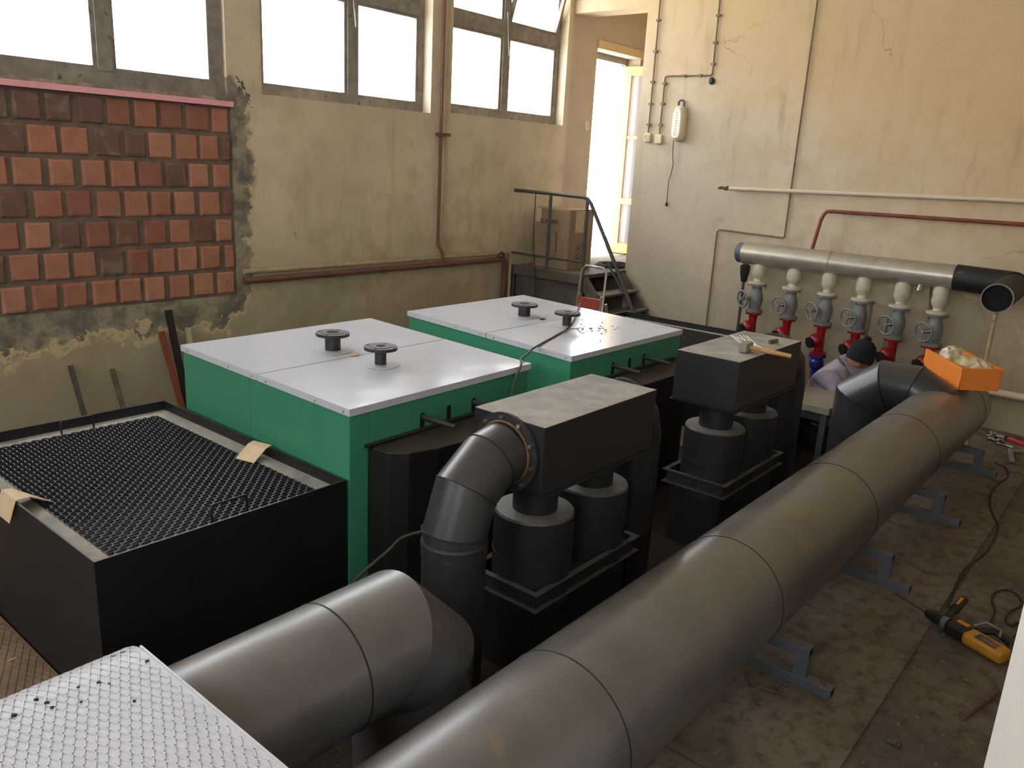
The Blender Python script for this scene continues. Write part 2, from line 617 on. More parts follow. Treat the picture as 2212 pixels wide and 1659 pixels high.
mb = MB()
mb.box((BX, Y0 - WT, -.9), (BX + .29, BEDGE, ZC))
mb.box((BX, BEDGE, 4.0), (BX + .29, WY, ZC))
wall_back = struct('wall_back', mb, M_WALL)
mb = wall_with_holes('Y', Y0 - WT, Y0, X0, BX, -.9, ZC, [(-1.8, .4, 2.7, 4.3)])
struct('wall_right', mb, M_WALL)
mb = wall_with_holes('X', X0 - WT, X0, Y0, WY, -.9, ZC, [(-1.5, 1.2, 2.7, 4.3), (2.6, 5.2, 2.7, 4.3)])
struct('wall_rear', mb, M_WALL)
struct('ceiling', MB().box((X0 - WT, Y0 - WT, ZC), (11.6, WY + WT, ZC + .2)), M_CEIL)
# passage behind the opening
mb = MB()
mb.box((11.3, 4.4, -.9), (11.6, WY + WT, ZC)); mb.box((BX + .29, 4.4, -.9), (11.3, 4.6, ZC))
struct('wall_passage', mb, M_WALL)
mb = MB()
mb.box((BX + .29, 4.6, -.9), (11.3, WY, 1.0)); mb.box((BX + .001, BEDGE, -.9), (BX + .29, WY, 1.0))
struct('floor_passage', mb, M_FLOOR)

# floor: base with a pit, slabs laid on top
PIT = (5.95, 8.15, 1.60, 2.78, -.80)
mb = MB()
zt = -.012
for a, b in (((X0, Y0), (PIT[0], WY)), ((PIT[1], Y0), (BX, WY)), ((PIT[0], Y0), (PIT[1], PIT[2])), ((PIT[0], PIT[3]), (PIT[1], WY))):
    mb.box((a[0], a[1], -.95), (b[0], b[1], zt))
mb.box((PIT[0], PIT[2], -.95), (PIT[1], PIT[3], PIT[4]))
floor = struct('floor', mb, M_FLOOR)
jy = .615
slab_cells = [(X0, 2.535, jy + .008, 1.58), (2.55, 4.05, jy + .008, 1.58), (4.06, 5.55, jy + .012, 1.58), (5.56, 8.6, jy + .012, 1.58)]
for (a, b, c, d) in slab_cells:
    o = part('floor_slab', MB().box((a, c, -.05), (b, d, 0)), M_SLAB, floor)
    o.data.materials[0] = M_SLAB
o = part('floor_slab', MB().box((X0, Y0, -.05), (3.9, jy - .008, -.001)), M_FLOOR, floor)
o = part('floor_slab', MB().box((3.905, Y0, -.05), (8.6, jy - .008, -.001)), M_FLOOR, floor)
o = part('floor_slab', MB().box((X0, 1.59, -.05), (5.93, 2.9, -.001)), M_SHADEFLOOR, floor)  # slab darkened to stand for the shade around the dust collectors
o = part('floor_slab', MB().box((X0, 2.91, -.05), (8.6, WY, -.001)), M_FLOOR, floor)
# lifting handle lying in the slab
hp = [onZ(x, y, .012) for x, y in ((1612, 1452), (1622, 1478), (1680, 1497), (1692, 1478), (1708, 1482))]
part('lifting_handle', MB().tube(hp, .008, 8), M_RUSTBAR, floor)

# low white parapet to the right of the camera
pe = ray(2171, 1470); pe = pe * (2.4 / pe.x)
mb = MB().box((2.4, -1.2, 0), (2.62, pe.y, 1.42))
struct('wall_parapet', mb, M_WHITEWALL)

# ------------------------------------------------------------------ bricks
mort = part('mortar_panel', MB().box((BR[0], WY + .02, BR[2]), (BR[1], WY + .06, BR[3])), M_MORTAR, wall_left)
rows = 7
rh = (BR[3] - BR[2]) / rows
bmesh_cache = {}
last_w = [.155, .07, .16, .085, .16, .085, .165]   # width of the end brick of each course, top course first
for r_ in range(rows):
    zt_ = BR[3] - r_ * rh
    x = BR[1] - .02
    first = True
    while x > BR[0] + .05:
        w = last_w[r_] if first else random.uniform(.165, .192)
        first = False
        gap = random.uniform(.018, .045)
        hgt = rh - random.uniform(.028, .040)
        jx = random.uniform(-.006, .006)
        pr = random.uniform(.001, .012)
        mb = MB()
        x1 = max(x - w, BR[0])
        z0_ = zt_ - .016 - hgt
        c = random.uniform(.006, .014)
        poly = [(x1, z0_), (x, z0_), (x, z0_ + hgt), (x1, z0_ + hgt)]
        # chamfered block: face slightly smaller than its body
        y1 = WY + .03; y0 = WY - pr + .004
        vs = [(px_, y1, pz_) for px_, pz_ in poly]
        cx_, cz_ = (x + x1) / 2, z0_ + hgt / 2
        jit = lambda: random.uniform(-.006, .006)
        vs += [(px_ + (c if px_ < cx_ else -c) + jit(), y0 + .006, pz_ + (c if pz_ < cz_ else -c) * .5 + jit() * .5) for px_, pz_ in poly]
        c2 = c * 1.7
        vs += [(px_ + (c2 if px_ < cx_ else -c2), y0, pz_ + (c2 if pz_ < cz_ else -c2)) for px_, pz_ in poly]
        fs = [(8, 9, 10, 11)]
        for a in (0, 4):
            for i in range(4):
                j = (i + 1) % 4
                fs.append((a + i, a + j, a + 4 + j, a + 4 + i))
        mb._add(vs, fs)
        dark = random.random() < (.75 if r_ == 0 else .5 if r_ == 1 else .28)
        part('brick', mb, random.choice([BRICKS[3], BRICKS[4], BRICKS[2]]) if dark else random.choice([BRICKS[0], BRICKS[0], BRICKS[1], BRICKS[5]]), wall_left)
        x = x1 - gap
# pink foam strip on the ledge
a = onY(500, 220, WY - .01)
mb = MB().box((BR[0], WY - .035, 2.530), (3.905, WY - .001, 2.572))
solo('foam_board', mb, M_PINK, 'long pink foam strip lying on the brick panel under the window', 'foam board', (2.5, WY, 2.53))


# ------------------------------------------------------------------ windows
def window(num, x0, x1, z0, z1, mull, tr, frame_y, fw=.075, open_sash=False):
    root = bpy.data.objects.new('window_%d' % num, None); COL.objects.link(root)
    root.location = ((x0 + x1) / 2, frame_y, z0); root['kind'] = 'structure'
    ya, yb = frame_y, frame_y + .06
    f = MB()
    f.box((x0, ya, z0), (x1, yb, z0 + fw)); f.box((x0, ya, z1 - fw), (x1, yb, z1))
    f.box((x0, ya, z0 + fw), (x0 + fw, yb, z1 - fw)); f.box((x1 - fw, ya, z0 + fw), (x1, yb, z1 - fw))
    part('window_frame', f, M_FRAME, root)
    xs = [x0 + fw] + mull + [x1 - fw]
    zs = [z0 + fw] + ([tr] if tr else []) + [z1 - fw]
    for m in mull:
        part('mullion', MB().box((m - .055, ya - .012, z0 + fw), (m + .055, yb, z1 - fw)), M_FRAME, root)
    if tr:
        part('transom', MB().box((x0 + fw, ya - .008, tr - .07), (x1 - fw, yb, tr + .07)), M_FRAME, root)
    for i in range(len(xs) - 1):
        for j in range(len(zs) - 1):
            a = xs[i] + (.055 if i else 0); b = xs[i + 1] - (.055 if i < len(xs) - 2 else 0)
            c = zs[j] + (.07 if j else 0); d = zs[j + 1] - (.07 if j < len(zs) - 2 else 0)
            s = .03
            if open_sash and i == len(xs) - 2 and j == len(zs) - 2:
                R_ = Matrix.Translation((0, ya, c)) @ Matrix.Rotation(math.radians(16), 4, 'X') @ Matrix.Translation((0, -ya, -c))
            else:
                R_ = None
            sm = MB()
            sm.box((a, ya + .005, c), (b, yb - .01, c + s), R_); sm.box((a, ya + .005, d - s), (b, yb - .01, d), R_)
            sm.box((a, ya + .005, c + s), (a + s, yb - .01, d - s), R_); sm.box((b - s, ya + .005, c + s), (b, yb - .01, d - s), R_)
            sash = part('sash', sm, M_FRAME, root)
            part('pane', MB().box((a + s, ya + .028, c + s), (b - s, ya + .033, d - s), R_), M_GLASS, sash)
    # stay arm on the mullion
    if mull and num in (2, 3):
        m = mull[-1]
        part('window_stay', MB().tube([(m - .03, ya - .03, z0 + 1.15), (m + .02, ya - .03, z0 + .70)], .006, 6), M_STEELBR, root)
    return root


window(1, W1[0], W1[1], 2.60, WZ1, [1.95, 2.91], 3.66, WY + .04, fw=.10)
window(2, W2[0], W2[1] + .0, WZ0, WZ1, [5.27], WTR + .04, WY + .12)
window(3, W3[0], W3[1] + .0, WZ0 + .03, WZ1, [7.50], WTR + .04, WY + .12, open_sash=True)
portal((W1[0] + W1[1]) / 2, WY + .33, 3.5, 2.8, 1.9, (math.pi / 2, 0, 0))
portal((W2[0] + W2[1]) / 2, WY + .33, 3.55, 2.0, 1.85, (math.pi / 2, 0, 0))
portal((W3[0] + W3[1]) / 2, WY + .33, 3.55, 2.0, 1.85, (math.pi / 2, 0, 0))
portal((DOOR[0] + DOOR[1]) / 2, WY + .33, 2.34, .9, 2.7, (math.pi / 2, 0, 0))
# windows on the sides the camera does not see
for n, (a, b) in enumerate([(-1.8, .4)]):
    window(4 + n, a, b, 2.7, 4.3, [(a + b) / 2], 3.6, Y0 - .14)
    portal((a + b) / 2, Y0 - .33, 3.5, b - a, 1.6, (-math.pi / 2, 0, 0))
for n, (a, b, z) in enumerate([(-1.5, 1.2, 2.7), (2.6, 5.2, 2.7)]):
    f = MB()
    r7 = bpy.data.objects.new('window_%d' % (5 + n), None); COL.objects.link(r7); r7['kind'] = 'structure'
    xa, xb = X0 - .2, X0 - .14
    f.box((xa, a, z), (xb, b, z + .07)); f.box((xa, a, 4.23), (xb, b, 4.3)); f.box((xa, a, z + .07), (xb, a + .07, 4.23)); f.box((xa, b - .07, z + .07), (xb, b, 4.23))
    part('window_frame', f, M_FRAME, r7)
    part('mullion', MB().box((xa, (a + b) / 2 - .05, z), (xb, (a + b) / 2 + .05, 4.3)), M_FRAME, r7)
    part('pane', MB().box((xa + .03, a + .07, z + .07), (xa + .035, (a + b) / 2 - .05, 4.23)), M_GLASS, r7)
    part('pane', MB().box((xa + .03, (a + b) / 2 + .05, z + .07), (xa + .035, b - .07, 4.23)), M_GLASS, r7)
    portal(X0 - .33, (a + b) / 2, (z + 4.3) / 2, 4.3 - z, b - a, (0, -math.pi / 2, 0))

# ------------------------------------------------------------------ outside door
d1 = bpy.data.objects.new('door_1', None); COL.objects.link(d1); d1['kind'] = 'structure'; d1.location = (10.1, WY, 1.0)
mb = MB()
mb.box((DOOR[0], WY + .20, 3.60), (DOOR[1], WY + .30, 3.68)); mb.box((DOOR[1] - .05, WY + .20, 1.0), (DOOR[1], WY + .30, 3.60))
part('door_frame', mb, M_FRAME, d1)
ang = math.radians(-84)
Mx = Matrix.Translation((10.15, WY + .19, 0)) @ Matrix.Rotation(ang, 4, 'Z')   # leaf swung into the passage
lf = MB()
LW = .80
for a, b in (((0, 1.02), (.10, 3.58)), ((LW - .10, 1.02), (LW, 3.58))):
    lf.box((a[0], 0, a[1]), (b[0], .05, b[1]), Mx)
for z in ((1.02, 1.16), (1.72, 1.80), (3.46, 3.58)):
    lf.box((.10, 0, z[0]), (LW - .10, .05, z[1]), Mx)
leaf = part('door_leaf', lf, M_YELLOW, d1)
for z in ((1.16, 1.72), (1.80, 2.62), (2.66, 3.46)):
    part('pane', MB().box((.10, .022, z[0]), (LW - .10, .028, z[1]), Mx), M_FROST, leaf)
part('glazing_bar', MB().box((.10, .01, 2.62), (LW - .10, .04, 2.66), Mx), M_YELLOW, leaf)
lint = MB().box((DOOR[0] - .02, WY - .03, 3.68), (DOOR[1] + .12, WY + .02, 3.78))
part('lintel', lint, M_WALL, d1)

# ------------------------------------------------------------------ platform, stairs, railing
PX = 7.65
pf = thing('steel_platform', 'dark steel landing with pipe handrail and steps up to the bright doorway', 'platform', (8.1, 5.8, 0))
part('deck', MB().box((PX, 5.29, .955), (BX, WY, 1.0)), M_STEP, pf)
part('edge_beam', MB().box((PX - .02, 5.28, .90), (PX + .02, WY, 1.005)), M_STEP, pf)
part('back_plate', MB().box((PX + .06, 5.30, 0), (PX + .08, WY, .90)), paint('grimy_green_grey_sheet', (84, 82, 74), .7, var=.2, scale=5), pf)
rl = MB().tube([(PX, WY, 1.895), (PX, 5.80, 1.888), (PX, 5.33, 1.875), (PX, 5.28, 1.86), (PX, 5.23, 1.81), (PX, 4.83, 1.15), (PX, 4.45, .50), (PX, 4.30, .20)], .021, 10)
part('handrail', rl, M_RAIL, pf)
part('midrail', MB().tube([(PX, WY, 1.155), (PX, 5.28, 1.155)], .012, 8), M_RAIL, pf)
part('post', MB().tube([(PX, 5.80, 1.0), (PX, 5.80, 1.885)], .020, 8), M_RAIL, pf)
part('post', MB().tube([(PX, 5.28, 0), (PX, 5.28, 1.865)], .020, 8), M_RAIL, pf)
part('post', MB().tube([(PX, 6.30, 0), (PX, 6.30, .96)], .020, 8), M_RAIL, pf)
for k in range(4):
    yy = 5.24 - .17 * (k + 1); zz = 1.0 - .2 * (k + 1)
    part('tread', MB().box((PX + .03, yy - .07, zz - .025), (BX - .15, yy + .16, zz)), M_STEP, pf)
for xx in (PX + .02, BX - .15):
    part('stringer', MB().bar((xx, 5.28, .95), (xx, 4.45, -.02), .03, .14), M_STEP, pf)
part('lower_handrail', MB().tube([(BX - .45, 5.28, 1.12), (BX - .45, 4.75, .42), (BX - .45, 4.55, .1)], .014, 8), M_RAIL, pf)

# cardboard box on the platform
cb = thing('cardboard_box', 'tall brown cardboard carton with taped top standing on the steel landing', 'box', (8.1, 5.85, 1.0))
BC = [onZ(1150, 575, 1.0), onZ(1237, 585, 1.0)]
by1, by0 = 6.17, 5.66
bxm = Matrix.Translation((7.86, by0, 0))
mb = MB().box((7.86, by0, 1.0), (8.36, by1, 1.70))
part('carton', mb, M_CARD, cb, bevel=.008)
part('top_flap', MB().bar((7.87, (by0 + by1) / 2, 1.705), (8.35, (by0 + by1) / 2, 1.705), by1 - by0 - .02, .006), M_CARD, cb)
part('tape', MB().box((7.853, by0 + .42, 1.54), (7.8595, by0 + .50, 1.70)), M_CARDP, cb)
part('tape', MB().box((7.98, by0 - .006, 1.44), (8.16, by0 - .001, 1.70)), M_CARDP, cb, label='pale torn packing tape')


def text(body, size, loc, rot, mat, parent, name='lettering'):
    cu = bpy.data.curves.new(name, 'FONT')
    cu.body = body; cu.size = size; cu.align_x = 'CENTER'; cu.align_y = 'CENTER'
    cu.extrude = .0006
    tmp = bpy.data.objects.new(name, cu); COL.objects.link(tmp)
    dg = bpy.context.evaluated_depsgraph_get()
    me = bpy.data.meshes.new_from_object(tmp.evaluated_get(dg))
    bpy.data.objects.remove(tmp)
    me.materials.clear(); me.materials.append(mat)
    o = bpy.data.objects.new(name, me); COL.objects.link(o)
    o.parent = parent
    o.location = Vector(loc) - wloc(parent)
    o.rotation_euler = rot
    return o


text('ELMARK', .075, (7.852, 5.955, 1.55), (math.pi / 2, 0, -math.pi / 2), M_INK, cb)
fr = MB()
for (a, b) in (((5.84, 1.20), (5.90, 1.205)), ((5.84, 1.42), (5.90, 1.425)), ((5.835, 1.20), (5.84, 1.425))):
    fr.box((7.854, a[0], a[1]), (7.8595, b[0], b[1]))
part('printed_outline', fr, M_INK, cb)
fr = MB()
for cx in (8.08, 8.20):
    for cz in (1.13, 1.25):
        for (a, b, c, d) in ((-.045, .045, -.05, -.046), (-.045, .045, .046, .05), (-.045, -.041, -.05, .05), (.041, .045, -.05, .05), (-.012, .012, -.02, .02)):
            fr.box((cx + a, by0 - .003, cz + c), (cx + b, by0 - .0005, cz + d))
part('handling_symbols', fr, M_INK, cb)

# step ladder in front of the platform
lad = thing('step_ladder', 'small aluminium step ladder with a red board standing before the steel landing', 'ladder', (7.1, 4.75, 0))
LX = 7.15
ly = [onX(x, y, LX).y for x, y in ((1256, 630), (1305, 630))]
zt_ = onX(1290, 577, LX).z
la = MB().tube([(LX - .12, ly[0] + .04, 0), (LX, ly[0] + .01, zt_ - .05), (LX, ly[0] - .035, zt_), (LX, ly[1] + .035, zt_), (LX, ly[1] - .01, zt_ - .05), (LX - .12, ly[1] - .04, 0)], .014, 10)
part('front_frame', la, M_ALU, lad)
for s in (0, 1):
    yy = ly[0] + .02 if s == 0 else ly[1] - .02
    part('rear_leg', MB().bar((LX + .02, yy, zt_ - .38), (LX + .32, yy, 0), .02, .03), M_ALU, lad)
    part('side_rail', MB().bar((LX - .06, yy, .1), (LX - .03, yy - (.02 if s == 0 else -.02), zt_ - .30), .018, .05), M_ALU, lad)
part('step', MB().box((LX - .20, ly[1] - .02, .58), (LX - .02, ly[0] + .02, .60)), M_ALU, lad)
part('step', MB().box((LX - .22, ly[1] - .02, .30), (LX - .02, ly[0] + .02, .32)), M_ALU, lad)
part('red_board', MB().box((LX - .06, ly[1] + .0, zt_ - .52), (LX - .035, ly[0] - .0, zt_ - .33)), M_REDWOOD, lad, label='red ribbed board')

# ------------------------------------------------------------------ boilers
ZB = 1.06


def xy(p):
    return (p.x, p.y)


def lerp(a, b, t):
    return a + (b - a) * t


def boiler(cs, seam_t, stubs, label, slots, hole=None):
    L, F, R, B = cs                      # left-back, front corner, right-front, back-right
    cen = (L + F + R + B) / 4
    t = thing('boiler', label, 'boiler', (cen.x, cen.y, 0), 'green boilers')
    inset = lambda p, k: p + (cen - p).normalized() * k
    i4 = [inset(p, .014) for p in (F, R, B, L)]
    core = [inset(p, .030) for p in (F, R, B, L)]
    part('casing', MB().prism([xy(p) for p in core], .03, ZB - .032), M_GREEN, t)

    def panel(p, q, z0, z1, name='side_panel', th=.014):
        d = (q - p).normalized(); nrm = Vector((d.y, -d.x, 0))
        a = p + d * .0015; b = q - d * .0015
        poly = [xy(a), xy(b), xy(b - nrm * th), xy(a - nrm * th)]
        return part(name, MB().prism([poly[0], poly[1], poly[2], poly[3]][::1], z0, z1), M_GREEN, t)
    f_, r_, b_, l_ = i4
    # side facing the fuel hopper: two panels with a joint
    panel(l_, lerp(l_, f_, .455), .03, ZB - .030); panel(lerp(l_, f_, .455), f_, .03, ZB - .030)
    panel(r_, lerp(r_, b_, .5), .03, ZB - .030); panel(lerp(r_, b_, .5), b_, .03, ZB - .030)
    panel(b_, l_, .03, ZB - .030, 'back_panel')
    panel(f_, lerp(f_, r_, .085), .03, ZB - .030, 'front_panel')
    panel(lerp(f_, r_, .085), lerp(f_, r_, .90), .845, ZB - .030, 'front_panel')
    panel(lerp(f_, r_, .90), r_, .03, ZB - .030, 'front_panel')
    # lid of two sheets with folded rims
    for (a, b) in ((0.0, seam_t - .002), (seam_t + .002, 1.0)):
        q = [lerp(F, L, a), lerp(R, B, a), lerp(R, B, b), lerp(F, L, b)]
        lm = MB()
        nx, ny = 14, 10
        vs = []
        for j in range(ny + 1):
            for i in range(nx + 1):
                p = lerp(lerp(q[0], q[1], i / nx), lerp(q[3], q[2], i / nx), j / ny)
                e = min(i, nx - i, j, ny - j)
                dz = 0 if e == 0 else .0022 * math.sin(i * 1.3 + j * .7 + a * 9) * math.sin(j * 1.1 + i * .31) + (.0012 if e > 1 else 0)
                vs.append((p.x, p.y, ZB + dz))
        fs = [(j * (nx + 1) + i, j * (nx + 1) + i + 1, (j + 1) * (nx + 1) + i + 1, (j + 1) * (nx + 1) + i) for j in range(ny) for i in range(nx)]
        lm._add(vs, fs, True)
        lid = part('lid_sheet', lm, M_LID, t)
        rim = MB()
        sides = [(q[0], q[1]), (q[1], q[2]), (q[3], q[0])] if a == 0 else [(q[1], q[2]), (q[2], q[3]), (q[3], q[0])]
        for p, s in sides:
            d = (s - p).normalized(); nrm = Vector((d.y, -d.x, 0))
            rim.prism([xy(p), xy(s), xy(s - nrm * .004), xy(p - nrm * .004)], ZB - .036, ZB - .0005)
        part('rim', rim, M_LID, lid)
        for tt in (.06, .35, .9):
            p = lerp(lerp(F, L, a), lerp(F, L, b), tt)
            part('screw', MB().sphere((p.x - .001, p.y, ZB - .02), .006, 8, 6), M_STEELBR, lid)
    # pipe stubs with flanges
    for (bp, tp, r0, R0) in stubs:
        base = onZ(*bp, ZB)
        d = ray(*tp); k = (base.x * d.x + base.y * d.y) / (d.x ** 2 + d.y ** 2)
        zt = CAM.z + k * d.z
        st = part('pipe_stub', MB().lathe([(r0, ZB - .02), (r0, zt - .018), (R0 * .6, zt - .018)], (base.x, base.y, 0), seg=24), M_IRON, t)
        fl = MB().lathe([(r0 * .7, zt - .018), (R0, zt - .018), (R0, zt), (R0 * .68, zt), (R0 * .66, zt + .003), (r0 * .82, zt + .003), (r0 * .78, zt - .012)], (base.x, base.y, 0), seg=32, smooth=False)
        fo = part('flange', fl, M_IRON, st)
        for q in range(4):
            an = math.pi / 4 * (2 * q) + .5
            part('bolt_hole', MB().lathe([(.009, zt + .0003), (.009, zt + .0012)], (base.x + R0 * .84 * math.cos(an), base.y + R0 * .84 * math.sin(an), 0), seg=10), M_HOLE, st)
        part('pipe_bore', MB().lathe([(r0 * .80, zt - .001), (r0 * .80, zt + .0035)], (base.x, base.y, 0), seg=20), M_HOLE, st)
        part('rosette', MB().lathe([(R0 * 1.16, ZB + .002), (R0 * 1.16, ZB + .0055), (.01, ZB + .006)], (base.x, base.y, 0), seg=36), M_LID, t)
    if hole:
        h = onZ(*hole, ZB)
        part('sensor_hole', MB().lathe([(.022, ZB + .002), (.022, ZB + .0055)], (h.x, h.y, 0), seg=16), M_HOLE, t)
    # sooty smoke chamber on the front
    d = (R - F).normalized(); nrm = Vector((d.y, -d.x, 0))
    w = (R - F).length
    g = lambda u, v: xy(F + d * u + nrm * (v - .005))
    prof = [(.12, 0), (.125, .13), (.20, .20), (.34, .25), (.50, .265), (w - .50, .265), (w - .34, .25), (w - .22, .20), (w - .13, .13), (w - .12, 0)]
    part('smoke_chamber', MB().prism([g(u, v) for u, v in prof], .08, .85), M_CHAMBER, t, bevel=.006)
    part('chamber_lip', MB().prism([g(.10, -.004), g(.10, .03), g(w - .10, .03), g(w - .10, -.004)], .845, .862), M_CHAMBER, t)
    # slots with lever rods
    for i, (u, z) in enumerate(slots):
        c = F + d * u
        sl = MB()
        pts = []
        for k in range(9):
            an = math.pi * k / 8
            pts.append((u + .016 * math.cos(an), z + .016 * math.sin(an)))
        pts += [(u - .016, .858), (u + .016, .858)]
        v0 = [F + d * a + nrm * -.0135 + Vector((0, 0, b - ZB)) for a, b in pts]
        v1 = [F + d * a + nrm * -.0095 + Vector((0, 0, b - ZB)) for a, b in pts]
        n = len(pts)
        sl._add(v0 + v1, [tuple(range(n)), tuple(range(2 * n - 1, n - 1, -1))] + [(k, (k + 1) % n, n + (k + 1) % n, n + k) for k in range(n)])
        part('lever_slot', sl, M_HOLE, t)
        if i != 1:
            p0 = c + Vector((0, 0, z - .008 - ZB)) + nrm * -.02
            p1 = p0 + nrm * .20 + d * .045 + Vector((0, 0, -.018))
            part('lever', MB().tube([p0, lerp(p0, p1, .4), p1], [.015, .014, .012], 12), M_IRON, t)
    part('plinth', MB().prism([xy(inset(p, .05)) for p in (F, R, B, L)], 0, .03), M_IRON, t)
    return t


b1 = [onZ(390, 745, ZB), onZ(755, 885, ZB), onZ(1148, 785, ZB), onZ(800, 687, ZB)]
b2 = [onZ(880, 672, ZB), onZ(1235, 770, ZB), onZ(1475, 712, ZB), onZ(1130, 637, ZB)]
boiler(b1, .485, [((719, 757), (719, 718), .047, .100), ((822, 788), (822, 748), .033, .094)],
       'green boiler with white lid standing beside the black mesh-topped hopper and brick panel',
       [(.49, .925), (.69, .925), (.89, .925)])
boiler(b2, .47, [((1132, 683), (1132, 656), .047, .104), ((1224, 704), (1224, 674), .033, .096)],
       'green boiler with debris on its white lid, standing nearer the doorway and valves',
       [(.50, .93), (.71, .93), (.90, .93)], hole=(1172, 690))

# debris on the far boiler lid
mb = MB()
for k in range(70):
    p = onZ(random.gauss(1278, 16), random.gauss(713, 5), ZB + .003)
    if k > 50: p = onZ(random.uniform(1180, 1430), random.uniform(690, 740), ZB + .003)
    s = random.uniform(.003, .010)
    mb.box((-s, -s * .6, 0), (s, s * .6, s * .5), Matrix.Translation(p) @ Matrix.Rotation(random.random() * 3, 4, 'Z'))
o = solo('plaster_crumbs', mb, paint('plaster_crumb', (176, 166, 150), .9), 'scattered plaster crumbs lying on the far boiler lid', 'debris', onZ(1278, 713, ZB))
o['kind'] = 'stuff'
mb = MB()
p = onZ(767, 767, ZB + .003)
mb.prism([(p.x - .03, p.y - .01), (p.x + .012, p.y - .02), (p.x + .035, p.y + .004), (p.x - .005, p.y + .022)], ZB + .003, ZB + .007)
solo('paper_scrap', mb, M_CARDP, 'small tan scrap lying on the lid of the near boiler', 'scrap', p)

# ------------------------------------------------------------------ fuel hoppers
ZH = .7066


def hopper(x0, x1, y0, y1, label, name='fuel_hopper'):
    t = thing(name, label, 'hopper', ((x0 + x1) / 2, (y0 + y1) / 2, 0), 'mesh-topped fuel hoppers')
    th = .008
    part('side_plate', MB().box((x0, y0, 0), (x1, y0 + th, ZH)), M_BLACK, t)
    part('side_plate', MB().box((x0, y1 - th, 0), (x1, y1, ZH)), M_BLACK, t)
    part('side_plate', MB().box((x0, y0 + th, 0), (x0 + th, y1 - th, ZH)), M_BLACK, t)
    part('side_plate', MB().box((x1 - th, y0 + th, 0), (x1, y1 - th, ZH)), M_BLACK, t)
    zl = ZH - .055
    lw = .095
    lg = MB()
    a, b, c, d = x0 + th, x1 - th, y0 + th, y1 - th
    lg.box((a, c, zl - .006), (b, c + lw * .5, zl)); lg.box((a, d - lw, zl - .006), (b, d, zl))
    lg.box((a, c + lw * .5, zl - .006), (a + lw, d - lw, zl)); lg.box((b - lw, c + lw * .5, zl - .006), (b, d - lw, zl))
    part('ledge', lg, M_BLACKTOP, t)
    # crimped wire mesh
    wm = MB()
    ma, mb_, mc, md = a + lw, b - lw, c + lw * .5, d - lw
    pitch = .0245
    nx = int((mb_ - ma) / pitch); ny = int((md - mc) / pitch)
    zw = zl + .002
    amp, w = .0035, .0021
    for i in range(nx + 1):
        x = ma + (mb_ - ma) * i / nx
        vs, fs = [], []
        N = ny * 2
        for k in range(N + 1):
            y = mc + (md - mc) * k / N
            z = zw + amp * math.cos(math.pi * (k / 2 + i))
            vs += [(x - w, y, z - w), (x + w, y, z - w), (x + w, y, z + w), (x - w, y, z + w)]
            if k:
                o_ = 4 * (k - 1)
                fs += [(o_ + j, o_ + (j + 1) % 4, o_ + 4 + (j + 1) % 4, o_ + 4 + j) for j in range(4)]
        wm._add(vs, fs)
    for j_ in range(ny + 1):
        y = mc + (md - mc) * j_ / ny
        vs, fs = [], []
        N = nx * 2
        for k in range(N + 1):
            x = ma + (mb_ - ma) * k / N
            z = zw - amp * math.cos(math.pi * (k / 2 + j_))
            vs += [(x, y - w, z - w), (x, y + w, z - w), (x, y + w, z + w), (x, y - w, z + w)]
            if k:
                o_ = 4 * (k - 1)
                fs += [(o_ + j, o_ + (j + 1) % 4, o_ + 4 + (j + 1) % 4, o_ + 4 + j) for j in range(4)]
        wm._add(vs, fs)
    part('wire_mesh', wm, M_MESHW, t, kind='stuff')
    part('hopper_floor', MB().box((a, c, .25), (b, d, .26)), M_CHAMBER, t)
    for (hx, hy) in ((x0 + .54 * (x1 - x0), mc + .075), (x0 + .54 * (x1 - x0), md + .03)):
        h = MB().tube([(hx - .085, hy, zw - .01), (hx - .085, hy, zw + .062), (hx - .075, hy, zw + .07), (hx + .075, hy, zw + .07), (hx + .085, hy, zw + .062), (hx + .085, hy, zw - .01)], .006, 8)
        part('lift_handle', h, M_BLACK, t)
    return t


hp1 = hopper(1.118, 2.286, 2.845, 4.57, 'large black hopper with wire mesh top beside the near green boiler')
hopper(6.36, 7.53, 2.85, 4.58, 'black mesh-topped hopper behind the far green boiler near the valves')
# cardboard scraps on the hopper edge
q = [onZ(535, 975, .665), onZ(575, 985, .665), onZ(597, 968, ZH + .012), onZ(572, 957, ZH + .012)]
q = [Vector((2.19, 3.56, .660)), Vector((2.20, 3.44, .660)), Vector((2.30, 3.47, .716)), Vector((2.29, 3.59, .716))]
q = [Vector((2.13, 3.545, .658)), Vector((2.16, 3.425, .658)), Vector((2.285, 3.455, .716)), Vector((2.255, 3.575, .716))]


def sheet(pts_rows, th=.004):
    """thin bent sheet from rows of points"""
    mb = MB()
    n = len(pts_rows[0]); m = len(pts_rows)
    vs = [Vector(p) for r in pts_rows for p in r]
    vs2 = [v + Vector((0, 0, th)) for v in vs]
    N = len(vs)
    fs = []
    for j in range(m - 1):
        for i in range(n - 1):
            a = j * n + i
            fs.append((a + n, a + n + 1, a + 1, a)); fs.append((N + a, N + a + 1, N + a + n + 1, N + a + n))
    per = [i for i in range(n)] + [j * n + n - 1 for j in range(1, m)] + [(m - 1) * n + i for i in range(n - 2, -1, -1)] + [j * n for j in range(m - 2, 0, -1)]
    for i in range(len(per)):
        a, b = per[i], per[(i + 1) % len(per)]
        fs.append((a, b, N + b, N + a))
    mb._add(vs + vs2, fs)
    return mb


